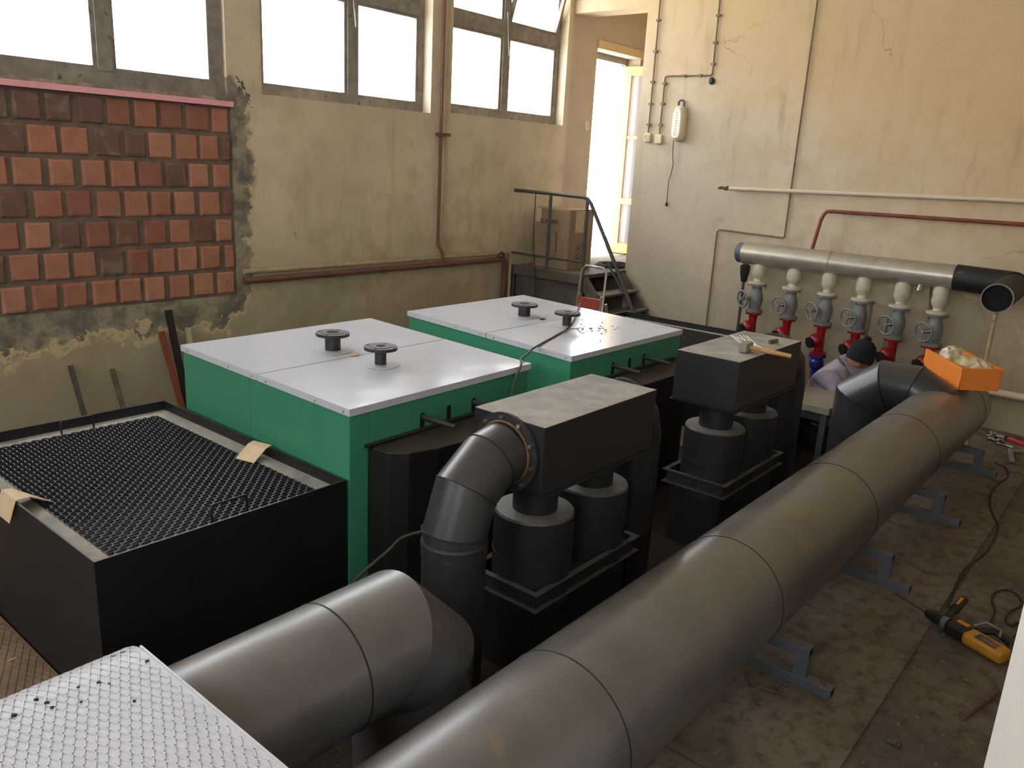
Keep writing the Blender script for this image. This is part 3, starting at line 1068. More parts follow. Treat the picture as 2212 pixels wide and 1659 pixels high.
solo('cardboard_scrap', sheet([[q[0], q[1]], [lerp(q[0], q[3], .7) + Vector((0, 0, .012)), lerp(q[1], q[2], .7) + Vector((0, 0, .012))], [q[3], q[2]]]), M_CARDP,
     'pale cardboard tab bent over the hopper rim against the green boiler', 'cardboard', q[0])
q = [Vector((1.27, 3.60, .657)), Vector((1.215, 3.72, .657)), Vector((1.118, 3.74, .714)), Vector((1.118, 3.58, .714)), Vector((1.085, 3.58, .62)), Vector((1.085, 3.74, .62))]
solo('cardboard_scrap', sheet([[q[0], q[1]], [lerp(q[0], q[3], .6) + Vector((0, 0, .02)), lerp(q[1], q[2], .6) + Vector((0, 0, .02))], [q[3], q[2]], [q[4], q[5]]]), M_CARDP,
     'pale cardboard tab folded over the outer hopper edge by the diamond plate', 'cardboard', q[0])

# ------------------------------------------------------------------ dust collectors (flue boxes on twin cylinders)
ZF, ZFB = 1.209, .919


def collector(x0, x1, y0, y1, label, neck_r=.10, cyl_r=.178):
    yc = (y0 + y1) / 2
    t = thing('dust_collector', label, 'dust collector', ((x0 + x1) / 2, yc, 0), 'black flue dust collectors')
    part('flue_box', MB().box((x0, y0, ZFB), (x1, y1, ZF)), M_BLACKTOP, t, bevel=.003)
    part('bottom_lip', MB().box((x0, y0 - .012, ZFB - .008), (x1, y1 + .012, ZFB - .001)), M_BLACK, t)
    for cx in (x0 + .215, x1 - .205):
        part('neck', MB().lathe([(neck_r + .02, ZFB - .03), (neck_r + .02, ZFB - .008), (neck_r + .02, ZFB - .008)], (cx, yc, 0)), M_BLACK, t)
        n = part('neck', MB().lathe([(neck_r, .748), (neck_r, ZFB - .008)], (cx, yc, 0), seg=32), M_BLACK, t)
        part('cylinder', MB().lathe([(cyl_r, .33), (cyl_r, .738), (cyl_r - .006, .748), (neck_r - .005, .750)], (cx, yc, 0), seg=40), paint('dusty_cylinder_steel', (28, 30, 33), .45, dust=.75, dustrgb=(134, 131, 126)), t)
        part('band', MB().lathe([(cyl_r + .003, .555), (cyl_r + .003, .565)], (cx, yc, 0), seg=40), M_SEAM, t)
    zt, zb = .462, .385
    tx0, tx1, ty0, ty1 = x0 + .015, x1 - .02, y0 - .002, y1 + .02
    fr = MB()
    for (a, b, c, d) in ((tx0, tx1, ty0, ty0 + .03), (tx0, tx1, ty1 - .03, ty1), (tx0, tx0 + .03, ty0 + .03, ty1 - .03), (tx1 - .03, tx1, ty0 + .03, ty1 - .03)):
        fr.box((a, c, zt - .006), (b, d, zt))
        fr.box((a - .0, c, zb - .006), (b, d, zb))
    for (a, b, c, d) in ((tx0 + .024, tx1 - .024, ty0 + .024, ty0 + .03), (tx0 + .024, tx1 - .024, ty1 - .03, ty1 - .024), (tx0 + .024, tx0 + .03, ty0 + .03, ty1 - .03), (tx1 - .03, tx1 - .024, ty0 + .03, ty1 - .03)):
        fr.box((a, c, zb), (b, d, zt - .006))
    part('channel_frame', fr, paint('dull_channel_steel', (30, 30, 31), .55, dust=.42, dustrgb=(112, 106, 98)), t)
    for k in range(4):
        gx = tx0 + .16 + k * (tx1 - tx0 - .3) / 3
        part('gusset', MB().box((gx, ty0 + .03, zt - .03), (gx + .05, ty0 + .036, zt + .014)), M_BLACK, t)
    part('base_cabinet', MB().box((tx0 + .05, ty0 + .05, .0), (tx1 - .05, ty1 - .05, .40)), M_BLACK, t)
    return t


Y0C, Y1C = 1.785, 2.160
collector(2.412, 3.276, Y0C, Y1C, 'black flue box on two dusty cylinders, joined to the curved flue elbow')
collector(4.150, 5.062, Y0C - .018, Y1C, 'black flue box on two dusty cylinders with a hammer lying on it')

# collector connection stub between the two boxes (round flange on the far end of the first box)
yc1 = (Y0C + Y1C) / 2
et = thing('flue_elbow', 'dark round flue bend hanging from the far end of the first flue box', 'duct', (3.55, yc1, 0))
part('flange', MB().lathe([(.165, 0), (.165, .012)], (3.278, yc1 - .01, 1.06), (1, 0, 0), 36), M_IRON, et)
part('bend', MB().tube([(3.29, yc1 - .01, 1.05), (3.33, yc1 - .01, 1.05), (3.41, yc1 - .01, 1.0), (3.45, yc1 - .01, .90), (3.45, yc1 - .01, .0)], .118, 28, mitre=True), M_BLACK, et)
et = thing('flue_elbow', 'dark round flue bend hanging from the far end of the second flue box', 'duct', (5.33, yc1, 0))
part('flange', MB().lathe([(.165, 0), (.165, .012)], (5.064, yc1 - .02, 1.06), (1, 0, 0), 36), M_IRON, et)
part('bend', MB().tube([(5.075, yc1 - .02, 1.06), (5.16, yc1 - .02, 1.06), (5.29, yc1 - .02, .99), (5.35, yc1 - .02, .84), (5.35, yc1 - .02, .0)], .145, 28, mitre=True), M_BLACK, et)

# near flue elbow with vertical pipe
fe = thing('flue_pipe', 'segmented grey flue elbow bolted to the flue box, dropping into a sooty vertical pipe', 'duct', (2.125, yc1, 0))
ex = 2.118
pts = [(ex, yc1, .76), (ex, yc1, .80), (ex + .055, yc1, .955), (ex + .18, yc1, 1.045), (2.392, yc1, 1.062)]
elb = part('elbow', MB().tube(pts, .128, 32, mitre=True), M_DUCTD, fe)
sm = MB()
for i in (1, 2, 3):
    p = Vector(pts[i]); tt = ((p - Vector(pts[i - 1])).normalized() + (Vector(pts[i + 1]) - p).normalized()).normalized()
    sm.ring(p, tt, .1315, .0028, 36, 6)
part('seam', sm, M_SEAM, elb)
part('vertical_pipe', MB().tube([(ex, yc1, 0), (ex, yc1, .77)], .128, 32), M_PIPEOLD, fe)
part('pipe_collar', MB().lathe([(.131, .70), (.134, .765), (.129, .775)], (ex, yc1, 0), seg=32), M_PIPEOLD, fe)
fl = part('flange', MB().lathe([(.168, 0), (.168, .014)], (2.394, yc1, 1.062), (1, 0, 0), 40), M_IRON, fe)
part('weld_bead', MB().ring((2.390, yc1, 1.062), (1, 0, 0), .131, .006, 36, 6), M_RUST, fe)
for k in range(10):
    an = 2 * math.pi * k / 10 + .2
    part('bolt', MB().lathe([(.009, -.012), (.009, 0), (.004, .001)], (2.394, yc1 + .150 * math.cos(an), 1.062 + .150 * math.sin(an)), (1, 0, 0), 6), M_STEELBR, fl)

# ------------------------------------------------------------------ main flue pipe and its stands
PY, PZ, PR = 1.23, .454, .255
mp = thing('flue_main', 'long thick grey flue pipe running the room on low steel stands', 'pipe', (3.9, PY, 0))


def on_pipe(x, y):
    """X where the photo ray through a joint meets the pipe surface"""
    d = ray(x, y)
    qa = d.y ** 2 + d.z ** 2; oy, oz = -PY, CAM.z - PZ
    qb = 2 * (d.y * oy + d.z * oz); qc = oy * oy + oz * oz - PR * PR
    return d.x * (-qb - math.sqrt(max(0, qb * qb - 4 * qa * qc))) / (2 * qa)


sx = [sum(on_pipe(*p) for p in q) / len(q) for q in (((1215, 1412), (1270, 1450), (1320, 1510)), ((1580, 1160), (1640, 1200), (1680, 1265)), ((1840, 1022), (1868, 1038)), ((1988, 916), (2026, 942)))]
XE = 7.42
ends = [.45] + sx[:4] + [XE - .22, XE]
for a, b in zip(ends[:-1], ends[1:]):
    part('pipe_section', MB().tube([(a + .001, PY, PZ), (b - .001, PY, PZ)], PR, 56), M_DUCT, mp)
sm = MB()
for s in ends[1:-1]:
    part('joint_band', MB().ring((s, PY, PZ), (1, 0, 0), PR - .001, .0035, 56, 6), M_SEAM, mp)
ord_ = ['first', 'second', 'third', 'fourth', 'fifth']
for k, X in enumerate([2.07, 3.33, 4.60, 5.83, 7.11]):
    st = thing('pipe_stand', 'grey steel tube stand under the thick pipe, %s from the tread plate platform' % ord_[k], 'stand', (X, PY, 0), 'stands under the thick pipe')
    w = .05
    part('foot_tube', MB().box((X - .03, PY - .43, 0), (X + .03, PY + .30, w)), M_STAND, st, bevel=.003)
    part('top_tube', MB().box((X - .03, PY - .315, .15), (X + .03, PY + .30, .199)), M_STAND, st, bevel=.003)
    for yy in (PY - .285, PY + .25):
        part('upright', MB().box((X - .028, yy - .03, w), (X + .028, yy + .03, .15)), M_STAND, st)
    eh = MB().box((X - .023, PY - .3157, .157), (X + .023, PY - .314, .192))
    eh.box((X - .023, PY - .4307, .007), (X + .023, PY - .429, .043))
    part('tube_mouth', eh, M_HOLE, st)
    part('anchor_bolt', MB().lathe([(.011, w), (.011, w + .014), (.006, w + .014), (.006, w + .03)], (X, PY - .385, 0), seg=8), M_RUSTBAR, st)

# short parallel pipe with a downward mitred bend
p2 = thing('flue_branch', 'short thick grey flue pipe emerging beside the tread plate and bending down', 'pipe', (1.5, 1.78, 0))
Y2, Z2, R2 = 1.782, .655, .21
xs = 1.36
part('pipe_section', MB().tube([(.35, Y2, Z2), (xs - .001, Y2, Z2)], R2, 56), M_DUCT, p2)
part('mitred_bend', MB().tube([(xs + .001, Y2, Z2), (1.585, Y2, Z2), (1.725, Y2, Z2 - .14), (1.725, Y2, 0)], R2, 56, mitre=True), M_DUCT, p2)
part('joint_band', MB().ring((xs, Y2, Z2), (1, 0, 0), R2 - .001, .0035, 56, 6), M_SEAM, p2)

# far swan-neck duct joining the main pipe
DX, DR = 6.75, .195
sw = thing('flue_swan_neck', 'segmented grey duct rising behind the thick pipe and bending over into it', 'duct', (DX, 1.82, -.8))
pts = [(DX, 1.815, -.80), (DX, 1.815, .50), (DX, 1.63, .645), (DX, 1.43, .650), (DX, 1.29, .58), (DX, 1.23, .44)]
pb = [Vector(p) for p in pts]
part('duct_bend', MB().tube(pb, DR, 44, mitre=True), M_DUCTD, sw)
sm = MB()
for i in (1, 2, 3):
    tt = ((pb[i] - pb[i - 1]).normalized() + (pb[i + 1] - pb[i]).normalized()).normalized()
    sm.ring(pb[i], tt, DR + .004, .005, 44, 6)
part('seam', sm, M_SEAM, sw)

# ------------------------------------------------------------------ tread plate platform at the camera's feet
ZP = .90
c0 = onZ(265, 1378, ZP)
tp = thing('tread_plate_platform', 'silver painted tread plate platform edge with a worn bent corner', 'platform', (c0.x - 1, c0.y - 1, 0))
pl = MB()
px1, py1 = c0.x + .012, c0.y
# top sheet with the far edge rolled down
rows_ = []
for (dy, dz) in ((-2.6, 0), (-.22, 0), (-.12, -.0), (-.08, -.002), (-.055, -.007), (-.03, -.016), (-.008, -.030), (.006, -.050)):
    rows_.append((py1 + dy, ZP + dz))
nx = 60
vs, fs = [], []


def plate_z(x, y, z):
    t_ = max(0, 1 - ((x - (px1 - .10)) ** 2 / .012 + (y - (py1 - .05)) ** 2 / .004))
    return z - .0 * t_


for (y, z) in rows_:
    for i in range(nx + 1):
        x = px1 - 2.2 + 2.2 * i / nx
        vs.append((x, y, plate_z(x, y, z)))
for j in range(len(rows_) - 1):
    for i in range(nx):
        a = j * (nx + 1) + i
        fs.append((a, a + 1, a + nx + 2, a + nx + 1))
pl._add(vs, fs)
top = part('tread_sheet', pl, M_PLATE, tp)
sd = top.modifiers.new('solid', 'SOLIDIFY'); sd.thickness = .006; sd.offset = -1
part('edge_strip', MB().box((px1, py1 - 2.6, ZP - .05), (px1 + .006, py1 - .07, ZP + .002)), M_PLATE, tp)
rb = MB()
sp = .0228


def zplate(x, y):
    for (ya, za), (yb, zb) in zip(rows_[:-1], rows_[1:]):
        if ya <= y <= yb:
            return plate_z(x, y, za + (zb - za) * (y - ya) / (yb - ya))
    return ZP


def ribs(mb, xa, xb, ya, yb, zf, sp, hw, hh, steps=.09):
    """crossing raised ribs forming long lozenges, clipped to a rectangle"""
    th = math.radians(65); ct = math.cos(th) / math.sin(th)
    dx = sp / math.sin(th)
    for sgn in (1, -1):
        lo = xa - max(sgn * ct * ya, sgn * ct * yb); hi = xb - min(sgn * ct * ya, sgn * ct * yb)
        c = math.ceil(lo / dx) * dx
        while c < hi:
            y0_, y1_ = sorted(((xa - c) / (sgn * ct), (xb - c) / (sgn * ct)))
            y0_, y1_ = max(y0_, ya), min(y1_, yb)
            if y1_ - y0_ > .004:
                ys = [y0_]
                while ys[-1] < y1_ - 1e-6:
                    st = steps if ys[-1] < yb - .2 else .012
                    ys.append(min(y1_, ys[-1] + st))
                nx_, ny_ = math.sin(th), -sgn * math.cos(th)
                vs, fs = [], []
                for k, y in enumerate(ys):
                    x = c + sgn * ct * y; z = zf(x, y)
                    for s_, h_ in ((-1, -.001), (-.5, hh), (.5, hh), (1, -.001)):
                        vs.append((x + nx_ * hw * s_, y + ny_ * hw * s_, z + h_))
                    if k:
                        o_ = 4 * (k - 1)
                        fs += [(o_ + j, o_ + j + 1, o_ + 5 + j, o_ + 4 + j) for j in range(3)]
                mb._add(vs, fs)
            c += dx


ribs(rb, px1 - 1.3, px1 - .012, py1 - 1.5, py1 + .003, zplate, sp, .0030, .0030)
part('tread_ribs', rb, M_PLATE, top, kind='stuff')
for (x, y) in ((px1 - .05, py1 - .08), (px1 - .05, py1 - 2.5), (px1 - 2.1, py1 - .08), (px1 - 2.1, py1 - 2.5)):
    part('leg', MB().box((x - .03, y - .03, 0), (x + .03, y + .03, ZP - .006)), M_STAND, tp)
# soot flecks on it
mb = MB()
for (x, y) in ((78, 1511), (101, 1518), (112, 1528), (169, 1484), (175, 1516), (213, 1474), (30, 1545), (236, 1477), (290, 1514), (318, 1428)):
    p = onZ(x, y, ZP + .003); s = random.uniform(.003, .007)
    mb.sphere(p, s, 6, 4, (1, 1, .5))
o = solo('dirt_crumbs', mb, M_DARKPLASTIC, 'dark dirt crumbs lying on the silver tread plate', 'debris', onZ(100, 1510, ZP)); o['kind'] = 'stuff'

# brown tread plate cover in the floor beside the hopper
fc = thing('floor_tread_cover', 'dirty brown tread plate floor cover beside the black hopper', 'cover plate', (.3, 3.6, 0))
o = part('cover_sheet', MB().box((-.9, 2.6, 0), (1.112, 5.2, .012)), M_PLATEB, fc)
rb = MB(); ribs(rb, .1, 1.10, 3.0, 4.6, lambda x, y: .012, .030, .0036, .003, 3.0)
part('tread_ribs', rb, M_PLATEB, o, kind='stuff')
mb = MB().bar(onZ(18, 1428, .018), onZ(36, 1420, .018), .006, .004)
solo('wood_splinter', mb, M_CARDP, 'pale wood splinter lying on the brown tread cover', 'splinter', onZ(25, 1424, .014))

# ------------------------------------------------------------------ header with valve columns
HX, HZ, HR = 8.33, 1.405, .115
hd = thing('valve_header', 'silver insulated header pipe on the wall above the row of valves', 'pipe', (HX, 2.7, HZ))
part('jacket', MB().tube([(HX, 3.66, HZ), (HX, 2.74, HZ)], HR, 36), M_SILVER, hd)
part('jacket', MB().tube([(HX, 2.735, HZ - .001), (HX, 1.60, HZ - .002)], HR - .002, 36), M_SILVER, hd)
part('jacket_band', MB().ring((HX, 2.737, HZ), (0, 1, 0), HR, .003, 36, 6), M_SILVER, hd)
part('end_cap', MB().lathe([(HR * .93, -.01), (HR * .93, .055), (HR * .80, .075), (.01, .085)], (HX, 3.66, HZ), (0, 1, 0), 32), M_STAND, hd, label='blue grey end cap')
part('tapping', MB().tube([(HX - .07, 1.86, HZ - .105), (HX - .10, 1.86, HZ - .16)], .022, 10), M_SILVER, hd)
part('bracket', MB().box((HX, 3.50, HZ - .02), (BX - .003, 3.53, HZ + .02)), M_RUSTBAR, hd)
part('bracket', MB().box((HX, 1.95, HZ - .02), (BX - .003, 1.98, HZ + .02)), M_RUSTBAR, hd)

# open black elbow on the header's end
bo = thing('open_elbow_pipe', 'black pipe elbow open towards the room at the end of the silver header', 'pipe', (HX, 1.2, HZ))
bend = onX(2183, 618, HX)
yb = bend.y
path = [(HX, 1.598, HZ), (HX, yb + .02, HZ - .01), (HX - .10, yb - .03, HZ - .02), (HX - .80, yb - .035, HZ - .055)]
R3 = .118
part('pipe_run', MB().tube(path, R3, 36, cap=False, mitre=True), M_PIPEOLD, bo)
d_ = (Vector(path[3]) - Vector(path[2])).normalized()
part('bore', MB().tube([Vector(path[3]) - d_ * .02, Vector(path[3]) - d_ * .30], R3 - .008, 32), M_HOLE, bo)
part('cut_rim', MB().lathe([(R3 - .008, -.006), (R3 + .002, -.006), (R3 + .002, .004), (R3 - .008, .004), (R3 - .008, -.006)], path[3], tuple(d_), 36, True, False), M_STEELBR, bo)
part('weld_bead', MB().ring(path[2], (-.8, -.6, 0), R3 + .006, .010, 32, 6), M_CHAMBER, bo)
pz = path[3][2] - R3
solo('prop_post', MB().tube([(path[3][0] + .10, path[3][1], 0), (path[3][0] + .10, path[3][1], pz + .004)], .016, 10), paint('flaking_pale_steel', (158, 142, 112), .7, var=.2, scale=14, spots=((110, 84, 60), 12, .55)), 'pale rusty post propping up the open black elbow pipe', 'post', (path[3][0] + .10, path[3][1], 0))


def valve_column(y, dz, label, turn=0.0):
    t = thing('valve_column', label, 'valve', (HX, y, 0), 'valve columns under the header')
    c = (HX, y, dz)
    L = lambda prof, mat, name, lab=None: part(name, MB().lathe(prof, c, seg=24), mat, t, label=lab)
    L([(.044, .0), (.044, .36 - dz), (.05, .37)], M_BLUE, 'riser')
    L([(.05, .30), (.07, .33), (.072, .38), (.05, .42), (.085, .425), (.085, .45)], M_BLUE, 'pump_body', 'blue enamelled fitting')
    L([(.08, .452), (.08, .475), (.045, .49), (.042, .66), (.045, .735), (.084, .742), (.084, .762)], M_RED, 'red_fitting', 'glossy red fitting')
    L([(.090, .764), (.090, .790), (.062, .80), (.070, .85), (.078, .90), (.070, .96), (.055, 1.0), (.052, 1.045), (.095, 1.05), (.095, 1.068)], M_VALVE, 'valve_body', 'grey painted globe valve')
    L([(.098, 1.071), (.098, 1.092), (.046, 1.098), (.043, 1.125), (.068, 1.165), (.073, 1.18), (.073, 1.265 - dz), (.062, 1.30 - dz), (.05, 1.33 - dz)], M_STUB, 'stub', 'cream painted tapered stub')
    part('gasket', MB().lathe([(.092, 1.0682), (.092, 1.0708)], c, seg=24), M_SEAM, t)
    # strainer ball with black cap, pointing out of the wall
    dr = Vector((-.80, .60, 0))
    b = Vector(c) + Vector((0, 0, .60))
    sb = part('strainer', MB().sphere(b + dr * .05, .074, 18, 12), M_RED, t)
    part('strainer_cap', MB().lathe([(.052, .095), (.056, .105), (.056, .135), (.02, .140)], b, tuple(dr + Vector((0, 0, -.2))), 20), M_DARKPLASTIC, sb)
    # stem, yoke and hand wheel
    s0 = Vector(c) + Vector((0, 0, .925))
    wd = Vector((-.92, .34 + turn, -.12)).normalized()
    wc = s0 + wd * .165
    st = part('stem', MB().tube([s0 + wd * .03, wc], [.032, .012], 12), M_VALVE, t)
    wh = part('hand_wheel', MB().ring(wc, wd, .088, .010, 30, 8), M_VALVE, t)
    q = Vector((0, 0, 1)).rotation_difference(wd)
    for k in range(3):
        an = 2 * math.pi * k / 3 + .5 + turn
        part('spoke', MB().tube([wc, wc + q @ Vector((math.cos(an), math.sin(an), 0)) * .086], .008, 8), M_VALVE, wh)
    part('wheel_nut', MB().lathe([(.018, -.01), (.018, .014), (.01, .018)], wc, tuple(wd), 8), M_VALVE, wh)
    return t


names_v = ['valve column under the silver header, nearest its blue grey end cap', 'valve column under the silver header, second from its blue grey end cap',
           'valve column under the silver header, third from its blue grey end cap', 'valve column under the silver header, third from the open black elbow',
           'valve column under the silver header, second from the open black elbow', 'valve column under the silver header, nearest the open black elbow']
for y, dz, n, tr_ in zip((3.47, 3.09, 2.725, 2.385, 2.025, 1.690), (.025, .018, .008, 0, -.012, -.022), names_v, (.25, 0, .2, 0, 0, 0)):
    valve_column(y, dz, 'grey and red ' + n, tr_)
# drain funnel with pipe at the end of the header
df = thing('drain_funnel', 'dark red drain funnel with thin pipe under the header end cap', 'funnel', (HX, 3.66, 0))
part('funnel', MB().lathe([(.03, 1.10), (.05, 1.20), (.055, 1.27), (.03, 1.285)], (HX - .02, 3.62, 0), seg=12), M_CHAMBER, df)
part('drain_pipe', MB().tube([(HX - .02, 3.62, 0), (HX - .02, 3.62, 1.12)], .016, 10), M_RAIL, df)
# thin bent pipes behind the valves
for k, (pp, lab) in enumerate((([(1884, 655), (1865, 760)], 'fourth'), ([(1945, 668), (1918, 690), (1900, 800)], 'fifth'), ([(2012, 610), (2003, 745)], 'sixth'))):
    pts = [onX(x, y, 8.52) for x, y in pp]
    pts.append(Vector((8.52, pts[-1].y, 0)))
    pts = [Vector((8.59, pts[0].y, pts[0].z))] + pts
    solo('impulse_pipe', MB().tube(pts, .011, 8), M_CONDUIT, 'thin rusty pipe on the wall behind the %s valve column' % lab, 'pipe', pts[-1])

# ------------------------------------------------------------------ pipes and fittings on the walls
rp = [Vector((HX + .02, 2.955, HZ + HR - .02)), Vector((8.47, 2.95, 1.80)), Vector((8.50, 2.94, 1.86)), Vector((8.50, 2.91, 1.895)), Vector((8.50, 2.85, 1.90)), Vector((8.50, -.5, 1.93)), Vector((8.50, -2.99, 1.95))]
solo('red_pipe', MB().tube(rp, .019, 12), M_REDPIPE, 'red pipe rising from the silver header and running along the wall', 'pipe', rp[0])
wp = [onX(1575, 407, 8.553), onX(2212, 434, 8.553)]
wp.append(wp[1] + (wp[1] - wp[0]) * 1.2)
solo('plastic_conduit', MB().tube(wp, .020, 12), M_WHITEPVC, 'white plastic conduit running level across the back wall', 'conduit', wp[0])
cp = [onX(x, y, 8.588) for x, y in ((1770, 0), (1705, 512))]
cp[0] = Vector((8.588, cp[0].y + .02, 4.7)); cp[1] = Vector((8.588, cp[0].y, 1.585))
cp += [Vector((8.588, 4.10, 1.605)), Vector((8.588, 4.13, 1.58)), Vector((8.588, 4.13, 0))]
cp[1:2] = [Vector((8.588, cp[1].y, 1.60)), Vector((8.588, cp[1].y + .015, 1.585))]
solo('steel_conduit', MB().tube(cp, .010, 10), M_CONDUIT, 'brown conduit dropping down the back wall behind the silver header', 'conduit', cp[-1])


def clips(conduit_pts, name_parent):
    for p in conduit_pts:
        part('clip', MB().box((8.575, p.y - .022, p.z - .012), (8.608, p.y + .022, p.z + .012)), M_CONDUIT, name_parent)


for (pp) in ([(1549, 406), (1558, 402), (1566, 404), (1572, 401), (1577, 404), (1574, 411), (1566, 412), (1562, 409), (1553, 409)], [(1534, 170), (1540, 166), (1545, 172), (1544, 180), (1538, 184), (1531, 181)]):
    w0 = [onX(x, y, 8.6095) for x, y in pp]; w1 = [onX(x, y, 8.608) for x, y in pp]
    n_ = len(pp)
    part('plaster_hole', MB()._add(w0 + w1, [tuple(range(n_)), tuple(range(2 * n_ - 1, n_ - 1, -1))] + [(k, n_ + k, n_ + (k + 1) % n_, (k + 1) % n_) for k in range(n_)]), paint('raw_dark_plaster', (92, 74, 56), .95), wall_back)
ca = thing('cable_run', 'thin cable with clips running straight down to the socket by the doorway', 'cable', (8.6, 5.15, 2.6))
part('cable', MB().tube([(8.592, 5.15, 4.7), (8.592, 5.145, 2.63)], .009, 8), M_CONDUIT, ca)
clips([Vector((8.59, 5.147, z)) for z in (3.85, 3.52, 3.19, 2.95, 2.72)], ca)
cb_ = thing('cable_run', 'bent cable with clips on the back wall leading to the blank cream box', 'cable', (8.6, 5.0, 2.6))
pts = [(8.592, 4.42, 4.7), (8.592, 4.405, 3.27), (8.592, 4.42, 3.245), (8.592, 4.95, 3.25), (8.592, 4.985, 3.24), (8.592, 4.99, 3.20), (8.592, 4.995, 2.62)]
part('cable', MB().tube(pts, .009, 8), M_CONDUIT, cb_)
clips([Vector((8.59, 4.41, z)) for z in (3.85, 3.58, 3.36)] + [Vector((8.59, y, 3.248)) for y in (4.55, 4.75)] + [Vector((8.59, 4.99, z)) for z in (3.17, 2.95, 2.72)], cb_)
part('torn_end', MB().sphere((8.580, 4.405, 3.19), .03, 10, 8, (.3, 1, 1.2)), M_DARKPLASTIC, cb_)
for k, (y, z, lab) in enumerate(((5.145, 2.575, 'cream wall socket below the straight clipped cable by the doorway'), (4.997, 2.56, 'blank cream junction box below the bent cable on the back wall'))):
    sb = thing('junction_box', lab, 'socket' if k == 0 else 'junction box', (8.61, y, z - .05))
    part('housing', MB().box((8.565, y - .045, z - .05), (8.612, y + .045, z + .05)), M_CREAMPLASTIC, sb, bevel=.008)
    if k == 0:
        part('socket_face', MB().lathe([(.032, 0), (.032, .006), (.026, .006), (.024, .001)], (8.565, y, z), (-1, 0, 0), 20), M_CREAMPLASTIC, sb)
        part('socket_hole', MB().box((8.5625, y - .012, z - .004), (8.5645, y - .006, z + .004)), M_HOLE, sb)
        part('socket_hole', MB().box((8.5625, y + .006, z - .004), (8.5645, y + .012, z + .004)), M_HOLE, sb)
p = onY(1268, 272, WY - .01)
sw_ = thing('light_switch', 'small cream light switch on the wall beside the bright doorway', 'switch', (p.x, WY, p.z - .05))
part('switch_plate', MB().box((p.x - .04, WY - .016, p.z - .055), (p.x + .04, WY, p.z + .055)), M_CREAMPLASTIC, sw_, bevel=.005)
part('rocker', MB().box((p.x - .016, WY - .022, p.z - .03), (p.x + .016, WY - .015, p.z + .03)), M_CREAMPLASTIC, sw_)

# wall lamp
ly_, lz0, lz1 = 4.735, 2.545, 2.93
lp = thing('wall_lamp', 'white oval inspection lamp hanging by its hook on the back wall', 'lamp', (8.6, ly_, lz0))


def oval(hw, zb, zt, x0, x1, taper=.75):
    mb = MB()
    prof = []
    n = 24
    for k in range(n):
        a = 2 * math.pi * k / n
        yy = ly_ + hw * math.copysign(abs(math.cos(a)) ** .6, math.cos(a)) * (1 - .12 * math.sin(a))
        zz = (zb + zt) / 2 + (zt - zb) / 2 * math.copysign(abs(math.sin(a)) ** .55, math.sin(a))
        prof.append((yy, zz))
    cy, cz = ly_, (zb + zt) / 2
    vs = [(x1, y, z) for y, z in prof] + [(x0 + .02, y, z) for y, z in prof] + [(x0, cy + (y - cy) * taper, cz + (z - cz) * .94) for y, z in prof]
    fs = [tuple(range(n)), tuple(range(3 * n - 1, 2 * n - 1, -1))]
    for r in (0, n):
        fs += [(r + k, r + n + k, r + n + (k + 1) % n, r + (k + 1) % n) for k in range(n)]
    mb._add(vs, fs, False)
    return mb


part('lamp_back', oval(.080, lz0, lz1, 8.52, 8.60), M_CREAMPLASTIC, lp)
part('lens', oval(.062, lz0 + .02, lz1 - .02, 8.49, 8.525, .8), M_LAMPW, lp, label='ribbed white lens')
for k in range(10):
    z = lz0 + .06 + k * .03
    part('lens_rib', MB().box((8.486, ly_ - .012, z), (8.492, ly_ + .012, z + .012)), M_CREAMPLASTIC, lp)
part('hook', MB().tube([(8.57, ly_ + .035, lz1 - .02), (8.57, ly_ + .035, lz1 + .035), (8.57, ly_ + .015, lz1 + .055), (8.57, ly_ - .02, lz1 + .052), (8.57, ly_ - .035, lz1 + .03), (8.57, ly_ - .035, lz1 - .01)], .011, 8), M_RAIL, lp)
pts = [onX(x, y, 8.58) for x, y in ((1455, 300), (1453, 330), (1454, 355), (1449, 378), (1444, 390), (1442, 420), (1440, 440))]
part('cord', MB().tube(pts, .005, 6), M_CABLED, lp)
part('plug', MB().lathe([(.012, -.03), (.016, 0), (.006, .02)], pts[-1], seg=8), M_DARKPLASTIC, lp)

# pipes along the window wall
YP = WY - .06
pts = [onY(520, 582, YP), onY(1098, 549, YP)]
zz = (pts[0].z + pts[1].z) / 2
solo('heating_pipe', MB().tube([(3.93, YP, zz), (7.52, YP, zz), (7.55, YP, zz - .03), (7.55, YP, 0)], .024, 12), M_PALEPIPE, 'pale upper heating pipe along the window wall turning down by the landing', 'pipe', (7.55, YP, 0))
pts = [onY(520, 606, YP), onY(1085, 561, YP)]
zr = (pts[0].z + pts[1].z) / 2
solo('heating_pipe', MB().tube([(3.93, YP, zr), (7.42, YP, zr), (7.45, YP, zr - .03), (7.45, YP, 0)], .030, 12), M_BROWNPIPE, 'thicker red brown heating pipe running below the pale one on the window wall', 'pipe', (7.45, YP, 0))
pv = [onY(942, 545, YP)]
solo('riser_pipe', MB().tube([(6.36, YP, zr), (6.36, YP - .03, zr + .05), (6.36, YP - .03, zz + .03), (6.33, YP + .02, zz + .14), (6.33, YP + .02, 4.74)], .017, 10), M_BROWNPIPE, 'thin red brown riser pipe climbing the wall between two windows', 'pipe', (6.36, YP, zr))
solo('riser_pipe', MB().tube([(6.42, YP + .02, zz + .02), (6.42, YP + .02, 4.74)], .013, 10), M_PALEPIPE, 'thin pale riser pipe climbing beside the red brown one', 'pipe', (6.42, YP, zz))
solo('pipe_clamp', MB().box((6.29, WY - .07, onY(952, 290, YP).z - .015), (6.45, WY, onY(952, 290, YP).z + .015)), M_BROWNPIPE, 'small clamp holding the two riser pipes between the windows', 'clamp', (6.36, WY, 2.4))
